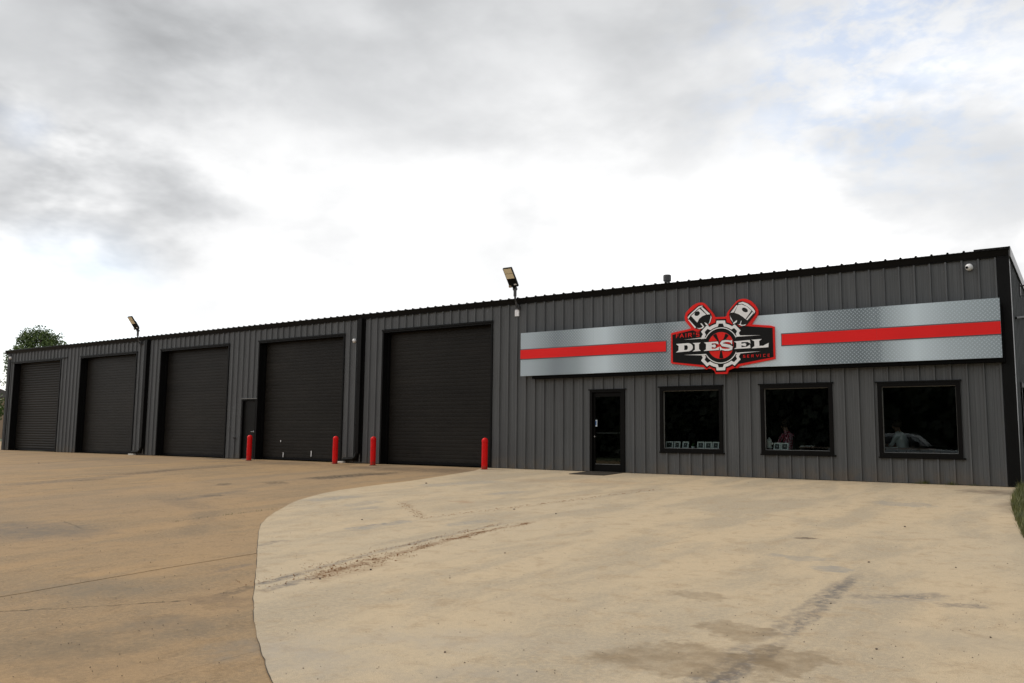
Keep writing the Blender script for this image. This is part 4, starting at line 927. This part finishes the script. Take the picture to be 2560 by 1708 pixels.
def person(loc,rz,label,shm):
    """seated figure: one skinned surface grown from a posed joint graph, facing local -x, working at a desk"""
    root=tag(empty('person',loc),label,'person'); root.rotation_euler=(0,0,R(rz))
    J={}; E=[]
    def j(n,p,r_,to=None): J[n]=(p,r_); 
    J=dict(pel=((0,0,.55),(.15,.12)),sp=((-.03,0,.72),(.14,.11)),ch=((-.09,0,.92),(.165,.12)),nk=((-.14,0,1.09),(.058,.058)),hd0=((-.17,0,1.17),(.070,.066)),hd=((-.185,0,1.25),(.095,.078)),hd2=((-.18,0,1.335),(.07,.06)),nose=((-.285,0,1.235),(.016,.014)),
     sL=((-.10,.19,1.01),(.062,.062)),eL=((-.18,.26,.79),(.045,.045)),wL=((-.41,.17,.79),(.030,.028)),hL=((-.49,.14,.785),(.040,.020)),
     sR=((-.10,-.19,1.01),(.062,.062)),eR=((-.18,-.26,.79),(.045,.045)),wR=((-.41,-.15,.80),(.030,.028)),hR=((-.49,-.12,.79),(.040,.020)),
     tL=((-.08,.10,.53),(.095,.085)),kL=((-.46,.12,.52),(.065,.06)),aL=((-.44,.12,.12),(.042,.04)),fL=((-.58,.13,.05),(.045,.035)),
     tR=((-.08,-.10,.53),(.095,.085)),kR=((-.46,-.12,.52),(.065,.06)),aR=((-.44,-.12,.12),(.042,.04)),fR=((-.58,-.13,.05),(.045,.035)))
    EDG=[('pel','sp'),('sp','ch'),('ch','nk'),('nk','hd0'),('hd0','hd'),('hd','hd2'),('hd','nose'),('ch','sL'),('sL','eL'),('eL','wL'),('wL','hL'),('ch','sR'),('sR','eR'),('eR','wR'),('wR','hR'),('pel','tL'),('tL','kL'),('kL','aL'),('aL','fL'),('pel','tR'),('tR','kR'),('kR','aR'),('aR','fR')]
    for s,y in (('L',1),('R',-1)):
        hp=Vector(J['h'+s][0])
        for k,(dy,ln) in enumerate(((-.030,.062),(-.010,.072),(.010,.068),(.030,.055))):
            a='f%s%d'%(s,k); J[a+'a']=((hp.x-.045,hp.y+dy,hp.z-.005),(.0095,.0095)); J[a+'b']=((hp.x-.045-ln*.6,hp.y+dy,hp.z-.012),(.0088,.0088)); J[a+'c']=((hp.x-.045-ln,hp.y+dy*.9,hp.z-.03),(.0075,.0075))
            EDG+=[('h'+s,a+'a'),(a+'a',a+'b'),(a+'b',a+'c')]
        J['th'+s]=((hp.x-.03,hp.y-y*.055,hp.z-.01),(.011,.010)); EDG.append(('h'+s,'th'+s))
    names=list(J); me=bpy.data.meshes.new('body'); me.from_pydata([J[n][0] for n in names],[(names.index(a),names.index(b)) for a,b in EDG],[])
    o=inst('body',me,root); sk=o.modifiers.new('skin','SKIN')
    for i,n in enumerate(names):
        me.skin_vertices[0].data[i].radius=J[n][1]; me.skin_vertices[0].data[i].use_root=(n=='pel')
    ss=o.modifiers.new('sub','SUBSURF'); ss.levels=ss.render_levels=2
    dg=bpy.context.evaluated_depsgraph_get(); ev=o.evaluated_get(dg); m2=bpy.data.meshes.new_from_object(ev)
    o.modifiers.clear(); o.data=m2; m2.materials.clear()
    for m in (shm,SKIN,JEAN): m2.materials.append(m)
    for p in m2.polygons:
        c=p.center; p.use_smooth=True
        if c.z>1.10 or (c.x<-.24 and .70<c.z<.9 and abs(c.y)<.32 and c.x<-.25): p.material_index=1
        elif c.z<.64 : p.material_index=2
        else: p.material_index=0
    bm=bmesh.new(); bmesh.ops.create_uvsphere(bm,u_segments=18,v_segments=12,radius=1,matrix=Matrix.Translation((-.165,0,1.285))@Matrix.Diagonal((.112,.094,.118,1)))
    bmesh.ops.delete(bm,geom=[v for v in bm.verts if v.co.x<-.215 and v.co.z<1.345 or v.co.z<1.20],context='VERTS')
    hm=bpy.data.meshes.new('hair'); bm.to_mesh(hm); bm.free(); hm.materials.append(HAIRM); hm.polygons.foreach_set('use_smooth',[True]*len(hm.polygons)); inst('hair',hm,root)
    mb=MB()
    for y in (.032,-.032): mb.lathe((-.268,y,1.255),[(.002,-.010),(.010,-.004),(.010,.004),(.002,.010)],8)
    mb.build('eyes',BLACKM,root); 
    MB().box((-.272,-.025,1.182),(-.26,.025,1.190)).build('mouth',mat('lips',(.25,.09,.08),.6),root)
    return root
def chair(loc,rz,label):
    r_=tag(empty('office_chair',loc),label,'chair','office chairs'); r_.rotation_euler=(0,0,R(rz))
    MB().bbox((-.26,-.24,.37),(.22,.24,.435),.02).build('seat',BLACKM,r_)
    MB().bbox((.20,-.22,.50),(.25,.22,.98),.015).build('backrest',BLACKM,r_)
    MB().tube([(.225,0,.36),(.235,0,.55)],.02,8).build('back_support',BLACKM,r_)
    mb=MB(); mb.tube([(0,0,.06),(0,0,.37)],.03,10)
    for i in range(5):
        a=i*1.2566; mb.tube([(0,0,.08),(.27*math.cos(a),.27*math.sin(a),.04)],.02,6); 
    mb.build('star_base',GREYP,r_)
p2=on_y(1974,1100,1.35); person((p2.x+.02,1.40,0),-20,'seated person in a red patterned shirt behind the middle window',shirt('red_print_shirt',(.45,.03,.08),(.75,.5,.55),16)); chair((p2.x+.02,1.40,0),-20,'chair of the person in the red patterned shirt')
p3=on_y(2258,1100,1.35); person((p3.x+.02,1.40,0),-15,'seated person in a white shirt behind the window nearest the corner',shirt('white_shirt',(.62,.68,.66),(.70,.74,.72),6)); chair((p3.x+.02,1.40,0),-15,'chair of the person in the white shirt')

# ------------------------------------------------------------------ trees
BARK=mat('bark',(.06,.045,.033),.9,var=.3,vscale=8,bump=.6,bscale=14)
def leaf_mat(name,c1,c2):
    m=bpy.data.materials.new(name); m.use_nodes=True; t=m.node_tree; b=t.nodes['Principled BSDF']; g=N(t,'ShaderNodeNewGeometry')
    f=noise(t,g.outputs['Position'],1.2,3,.5); r_=g.outputs['Random Per Island']
    k=math_(t,'ADD',math_(t,'MULTIPLY',f,.7),math_(t,'MULTIPLY',r_,.4)); t.links.new(mixc(t,ramp(t,k,.3,.8),c1,c2),b.inputs['Base Color']); b.inputs['Roughness'].default_value=.55; b.inputs['Transmission Weight'].default_value=0
    return m
LEAF=leaf_mat('leaves',(.035,.070,.014),(.10,.155,.030))
def tree(loc,height,rad,label,clumps,per,seed,lsize=.16,group=None):
    rnd=random.Random(seed); root=tag(empty('tree',loc),label,'tree',group)
    mb=MB(); th=height*.42
    mb.tube([(0,0,-.1),(.05,.02,th*.5),(.0,.05,th),(.1,.0,height*.8)],[height*.028,height*.022,height*.018,height*.006],9)
    cen=[]
    for i in range(clumps):
        a=rnd.uniform(0,6.283); u=rnd.uniform(-.75,1); rr=rad*math.sqrt(max(0,1-u*u))*rnd.uniform(.45,1.05)
        cen.append(Vector((rr*math.cos(a),rr*math.sin(a),height*.66+u*height*.33)))
    for i,c in enumerate(cen):
        if i%2==0:
            b0=Vector((.03,.03,th*rnd.uniform(.7,1.5))); mid=b0.lerp(c,.55)+Vector((0,0,.2)); mb.tube([b0,mid,c],[height*.009,height*.005,height*.002],5,cap=False)
    mb.build('trunk',BARK,root)
    V=[];Fc=[]
    for c in cen:
        cr=rad*rnd.uniform(.16,.34)
        for _ in range(per):
            d=Vector((rnd.gauss(0,1),rnd.gauss(0,1),rnd.gauss(0,.75))); d=d.normalized()*cr*rnd.random()**.45
            p=c+d; s=lsize*rnd.uniform(.6,1.3)
            n=Vector((rnd.gauss(0,1),rnd.gauss(0,1),rnd.gauss(0,1)+.5)).normalized(); a=n.orthogonal().normalized(); b=n.cross(a); an=rnd.uniform(0,6.28); a,b=a*math.cos(an)+b*math.sin(an),b*math.cos(an)-a*math.sin(an)
            k=len(V); V+=[p-a*s*.5,p+b*s*.32+n*s*.08,p+a*s*.5,p-b*s*.32+n*s*.08]; Fc.append((k,k+1,k+2,k+3))
    me=bpy.data.meshes.new('crown'); me.from_pydata([tuple(v) for v in V],[],Fc); me.materials.append(LEAF); me.update(); inst('crown',me,root)
    return root
def far(u,v,t): return CAM+ray(u,v)*t
top=far(102,832,88); tree((top.x,top.y,gz(0,0)-.05),top.z+.3,2.9,'leafy green tree rising behind the far left end of the roof',120,130,23,.22)
top=far(-60,952,84); tree((top.x,top.y,-.05),top.z-1.3,3.0,'dark tree at the far left edge beyond the building',34,240,5,.24)
# tan shed beyond the far end
TAN=mat('tan_siding',(.30,.21,.14),.8,var=.15,stretch=(4,4,.3)); SROOF=mat('shed_roof',(.08,.07,.065),.7)
c=far(-60,1110,112); hs=far(4,976,112).z-.5
sh=tag(empty('tan_shed',(c.x,c.y,-.06)),'tan building at the far left edge beyond the shop','building')
ang=0
MB().box((-8,-4,0),(3.2,4,hs-.4)).build('wall',TAN,sh)
MB().add([(-8.4,-4.4,hs-.4),(3.6,-4.4,hs-.4),(3.6,4.4,hs-.4),(-8.4,4.4,hs-.4),(-8.4,0,hs+1.0),(3.6,0,hs+1.0)],[(0,1,5,4),(2,3,4,5),(1,2,5),(3,0,4),(3,2,1,0)]).build('roof',SROOF,sh)
MB().box((-3,-4.06,0),(-1.9,-3.99,2.1)).build('door',FRAME,sh)
for x0 in (-6.5,.2): MB().box((x0,-4.05,1.0),(x0+1.3,-3.99,2.1)).build('window',FRAME,sh)
# woodland across the road, behind the camera: what the panes mirror
rnd=random.Random(3); V=[];Fc=[]
for i in range(60000):
    x=rnd.uniform(-95,40); depth=rnd.random()
    ht=8.5+3*mnoise.noise(Vector((x*.09,0,0)))+1.6*mnoise.noise(Vector((x*.4,3,0)))
    z=ht*rnd.random()**.8-.6; y=-50-depth*9+1.6*mnoise.noise(Vector((x*.3,z*.4,5))); s=rnd.uniform(.5,1.1)*(1.6 if depth>.5 else 1)
    n=Vector((rnd.gauss(0,.6),1,rnd.gauss(0,.6))).normalized(); a=n.orthogonal().normalized(); b=n.cross(a); p=Vector((x,y,z-.3)); k=len(V)
    V+=[p-a*s*.5,p+b*s*.4,p+a*s*.5,p-b*s*.4]; Fc.append((k,k+1,k+2,k+3))
for i in range(26000):  # added stretch out of view on the right: blocks sky to darken right-facing sides
    y=rnd.uniform(-58,34); depth=rnd.random()
    ht=9+2.5*mnoise.noise(Vector((y*.09,7,0)))+1.6*mnoise.noise(Vector((y*.4,3,2)))
    z=ht*rnd.random()**.8-.6; x=15+depth*7+1.4*mnoise.noise(Vector((y*.3,z*.4,5))); s=rnd.uniform(.5,1.1)
    n=Vector((-1,rnd.gauss(0,.6),rnd.gauss(0,.6))).normalized(); a=n.orthogonal().normalized(); b=n.cross(a); p=Vector((x,y,z-.3)); k=len(V)
    V+=[p-a*s*.5,p+b*s*.4,p+a*s*.5,p-b*s*.4]; Fc.append((k,k+1,k+2,k+3))
me=bpy.data.meshes.new('woodland_and_sky_blocker'); me.from_pydata([tuple(v) for v in V],[],Fc); me.materials.append(leaf_mat('evergreen',(.010,.017,.006),(.024,.036,.012))); me.update()
wl=inst('woodland_and_sky_blocker',me); tag(wl,'dark wood mirrored in the office panes, with an added unseen stretch shading the right side','wood',None,'stuff')

# ------------------------------------------------------------------ pickup parked beside the viewer, seen in the corner window's reflection
TX,TY=-6.1,-21.6; TZ=gz(TX,TY)
trk=tag(empty('pickup_truck',(TX,TY,TZ)),'silver pickup truck mirrored in the office window nearest the corner','truck')
TP=mat('truck_silver',(.42,.44,.45),.25,.6,var=.05,coat=.6); TG=mat('truck_glass',(.01,.012,.013),.08); TY_=mat('tyre',(.012,.012,.012),.85); CHR=mat('chrome',(.7,.7,.7),.12,1.0); HL=mat('headlamp_lens',(.75,.75,.72),.12)
def loft(secs):
    # secs: (x, half width, z bottom, z shoulder, z top); eight-point rounded sections along x
    mb=MB(); n=10; vs=[]
    for x,hw,zb,zs,zt in secs: vs+=[(x,-hw*.92,zb),(x,-hw,zb+.12),(x,-hw,zs),(x,-hw*.95,zs+(zt-zs)*.7),(x,-hw*.80,zt),(x,hw*.80,zt),(x,hw*.95,zs+(zt-zs)*.7),(x,hw,zs),(x,hw,zb+.12),(x,hw*.92,zb)]
    fs=[]
    for i in range(len(secs)-1):
        for k in range(n): fs.append((i*n+k,(i+1)*n+k,(i+1)*n+(k+1)%n,i*n+(k+1)%n))
    fs+=[tuple(range(n)),tuple((len(secs)-1)*n+k for k in range(n-1,-1,-1))]; return mb.add(vs,fs)
smooth_by_angle(loft([(-2.9,.92,.62,1.2,1.32),(-2.8,.97,.55,1.25,1.36),(-.75,.98,.5,1.25,1.36),(1.05,.98,.5,1.22,1.33),(2.3,.96,.52,1.12,1.24),(2.75,.90,.55,1.0,1.14),(2.85,.86,.6,.95,1.05)]).build('body',TP,trk),35)
smooth_by_angle(loft([(-.95,.90,1.32,1.36,1.38),(-.72,.86,1.32,1.85,1.96),(.2,.85,1.32,1.88,2.0),(.55,.84,1.32,1.84,1.95),(1.22,.90,1.30,1.34,1.36)]).build('cab',TP,trk),35)
for sy in (-1,1):
    MB().add([(-.60,sy*.915,1.42),(.12,sy*.915,1.42),(.12,sy*.875,1.84),(-.52,sy*.875,1.82)],[(0,1,2,3)] if sy<0 else [(3,2,1,0)]).build('side_window',TG,trk)
    MB().add([(.18,sy*.915,1.42),(.95,sy*.915,1.42),(.55,sy*.872,1.82),(.18,sy*.875,1.84)],[(0,1,2,3)] if sy<0 else [(3,2,1,0)]).build('side_window',TG,trk)
    MB().bbox((2.55,sy*.86-.08,.86),(2.88,sy*.86+.08,1.06),.02).build('headlight',HL,trk)
    MB().bbox((.75,sy*1.08-.10,1.36),(.90,sy*1.08+.10,1.62),.02).build('wing_mirror',BLACKM,trk)
    for x in (-1.9,1.85):
        mb=MB(); mb.lathe((0,0,0),[(.20,-.13),(.37,-.14),(.40,-.10),(.40,.10),(.37,.14),(.20,.13)],24); o=mb.build('wheel',TY_,trk); o.location=(x,sy*.88,.40); o.rotation_euler=(R(90),0,0)
        mb=MB(); mb.lathe((0,0,0),[(.02,-.135),(.21,-.125),(.21,.125),(.02,.135)],20); mb.build('rim',CHR,o)
MB().add([(1.20,-.72,1.42),(1.20,.72,1.42),(.66,.66,1.90),(.66,-.66,1.90)],[(0,1,2,3)]).build('windscreen',TG,trk)
MB().bbox((2.84,-.93,.48),(3.0,.93,.72),.03).build('bumper',CHR,trk); MB().bbox((2.82,-.62,.76),(2.90,.62,1.04),.02).build('grille',BLACKM,trk); MB().bbox((-3.02,-.9,.5),(-2.9,.9,.68),.03).build('bumper',CHR,trk)
# ------------------------------------------------------------------ grass by the corner, weeds, pebbles and mud crumbs
GR=leaf_mat('grass_blade',(.045,.060,.012),(.13,.135,.030))
rnd=random.Random(21); V=[];Fc=[]
def blade(x,y,z,h,wd,lean):
    a=rnd.uniform(0,6.28); d=Vector((math.cos(a),math.sin(a),0)); s=Vector((-d.y,d.x,0))*wd; b=Vector((x,y,z)); k=len(V)
    m=b+d*lean*.35+Vector((0,0,h*.6)); t=b+d*lean+Vector((0,0,h)); V.extend([b-s,b+s,m+s*.7,m-s*.7,t]); Fc.extend([(k,k+1,k+2,k+3),(k+3,k+2,k+4)])
def redge(y):
    for (a,b) in zip(right,right[1:]):
        if b[1]<=y<=a[1]: return a[0]+(b[0]-a[0])*((y-a[1])/(b[1]-a[1]))
    return right[-1][0]
for i in range(26000):
    y=-11*rnd.random()**1.0+.0; y=rnd.uniform(-11,14) if i%3==0 else y
    x=(redge(y) if y<0 else .27)+abs(rnd.gauss(0,1))*.9-.015
    h=rnd.uniform(.05,.16)*(1.5 if rnd.random()<.06 else 1); blade(x,y,gz(x,y)-.05,h+.05,rnd.uniform(.003,.006),rnd.uniform(.02,.10))
me=bpy.data.meshes.new('grass'); me.from_pydata([tuple(v) for v in V],[],Fc); me.materials.append(GR); me.update()
tag(inst('grass',me),'green grass along the right edge of the apron','grass',None,'stuff')
V=[];Fc=[]
for (u,n,hh) in ((2290,40,.05),(2312,70,.09),(2345,20,.04),(2380,70,.09),(2437,30,.05),(2464,14,.03),(1750,6,.03)):
    X=on_y(u,1215,-.02).x
    for _ in range(n): blade(X+rnd.gauss(0,.05),rnd.uniform(-.07,-.035),gz(0,0)-.004,hh*rnd.uniform(.5,1.2),.004,rnd.uniform(.01,.05))
for _ in range(160):                                    # weeds in the yard joint
    y=rnd.uniform(-12,-9.6); blade(jx(13,y)+rnd.gauss(0,.012),y,gz(0,y)-.02,rnd.uniform(.02,.05),.003,.02)
me=bpy.data.meshes.new('weeds'); me.from_pydata([tuple(v) for v in V],[],Fc); me.materials.append(GR); me.update()
tag(inst('weeds',me),'small weeds at the foot of the wall and in the joint','weeds',None,'stuff')
PEB=mat('pebble',(.13,.10,.075),.9,var=.5,vscale=9); MUDM=mat('dried_mud',(.27,.14,.06),.95,var=.35,vscale=12)
def crumbs(name,pts,m,label,cat):
    V=[];Fc=[]
    for (x,y,s) in pts:
        z=gz(x,y)+.006; k=len(V); a0=rnd.uniform(0,6.28)
        for i in range(5): a=a0+i*1.2566; r_=s*rnd.uniform(.7,1.2); V.append((x+r_*math.cos(a),y+r_*math.sin(a)*rnd.uniform(.6,1),z-.002))
        for i in range(5): a=a0+.5+i*1.2566; r_=s*rnd.uniform(.4,.8); V.append((x+r_*math.cos(a),y+r_*math.sin(a),z+s*rnd.uniform(.5,.9)))
        Fc.append(tuple(k+5+i for i in range(5)))
        for i in range(5): Fc.append((k+i,k+(i+1)%5,k+5+(i+1)%5,k+5+i))
    me=bpy.data.meshes.new(name); me.from_pydata(V,[],Fc); me.materials.append(m); me.update(); return tag(inst(name,me),label,cat,None,'stuff')
pts=[]
for _ in range(900):
    u=rnd.uniform(-20,2560); v=1190+520*rnd.random()**1.6; p=on_g(u,v)
    if p.y<-.3 and p.x<redge(p.y)-.05: pts.append((p.x,p.y,rnd.uniform(.002,.006)*(2.0 if rnd.random()<.05 else 1)))
for (u,v,s) in ((1112,1634,.011),(1390,1286,.018),(927,1427,.016),(2262,1319,.022),(1066,1210,.03),(97,1159,.03),(2191,1626,.011),(905,1301,.02),(1285,1275,.02),(800,1450,.014),(2172,1408,.013)):
    p=on_g(u,v); pts.append((p.x,p.y,s))
crumbs('gravel',pts,PEB,'loose pebbles and grit scattered over the concrete','gravel')
pts=[]
for _ in range(4200):
    f=rnd.random(); 
    tr=((780,1447),(905,1412),(985,1390),(1120,1352),(1210,1331),(1330,1307)) if rnd.random()<.72 else ((640,1466),(770,1432),(935,1385),(1110,1342),(1265,1308))
    i=rnd.randrange(len(tr)-1); q=rnd.random(); u=tr[i][0]+(tr[i+1][0]-tr[i][0])*q; v=tr[i][1]+(tr[i+1][1]-tr[i][1])*q
    p=on_g(u,v); k=rnd.gauss(0,1)*(.11 if u<1000 else .055)
    if mnoise.noise(Vector((p.x*2.5+k*9,p.y*2.5,2)))<rnd.uniform(-.25,.35): continue
    pts.append((p.x+k,p.y+k*.4+rnd.gauss(0,.05),rnd.uniform(.003,.0075)*(1.8 if rnd.random()<.05 else 1)))
for _ in range(110):
    q=rnd.random(); p=on_g(1000+60*q+rnd.gauss(0,6),1255+42*q); pts.append((p.x+rnd.gauss(0,.05),p.y,rnd.uniform(.004,.010)))
for _ in range(190):
    q=rnd.random(); p=on_g(1060+590*q,1297-73*q); pts.append((p.x+rnd.gauss(0,.04),p.y+rnd.gauss(0,.1),rnd.uniform(.004,.012)))
crumbs('mud_crumbs',pts,MUDM,'trail of dried brown mud crumbs along the tyre tracks','mud')
bpy.context.view_layer.update()
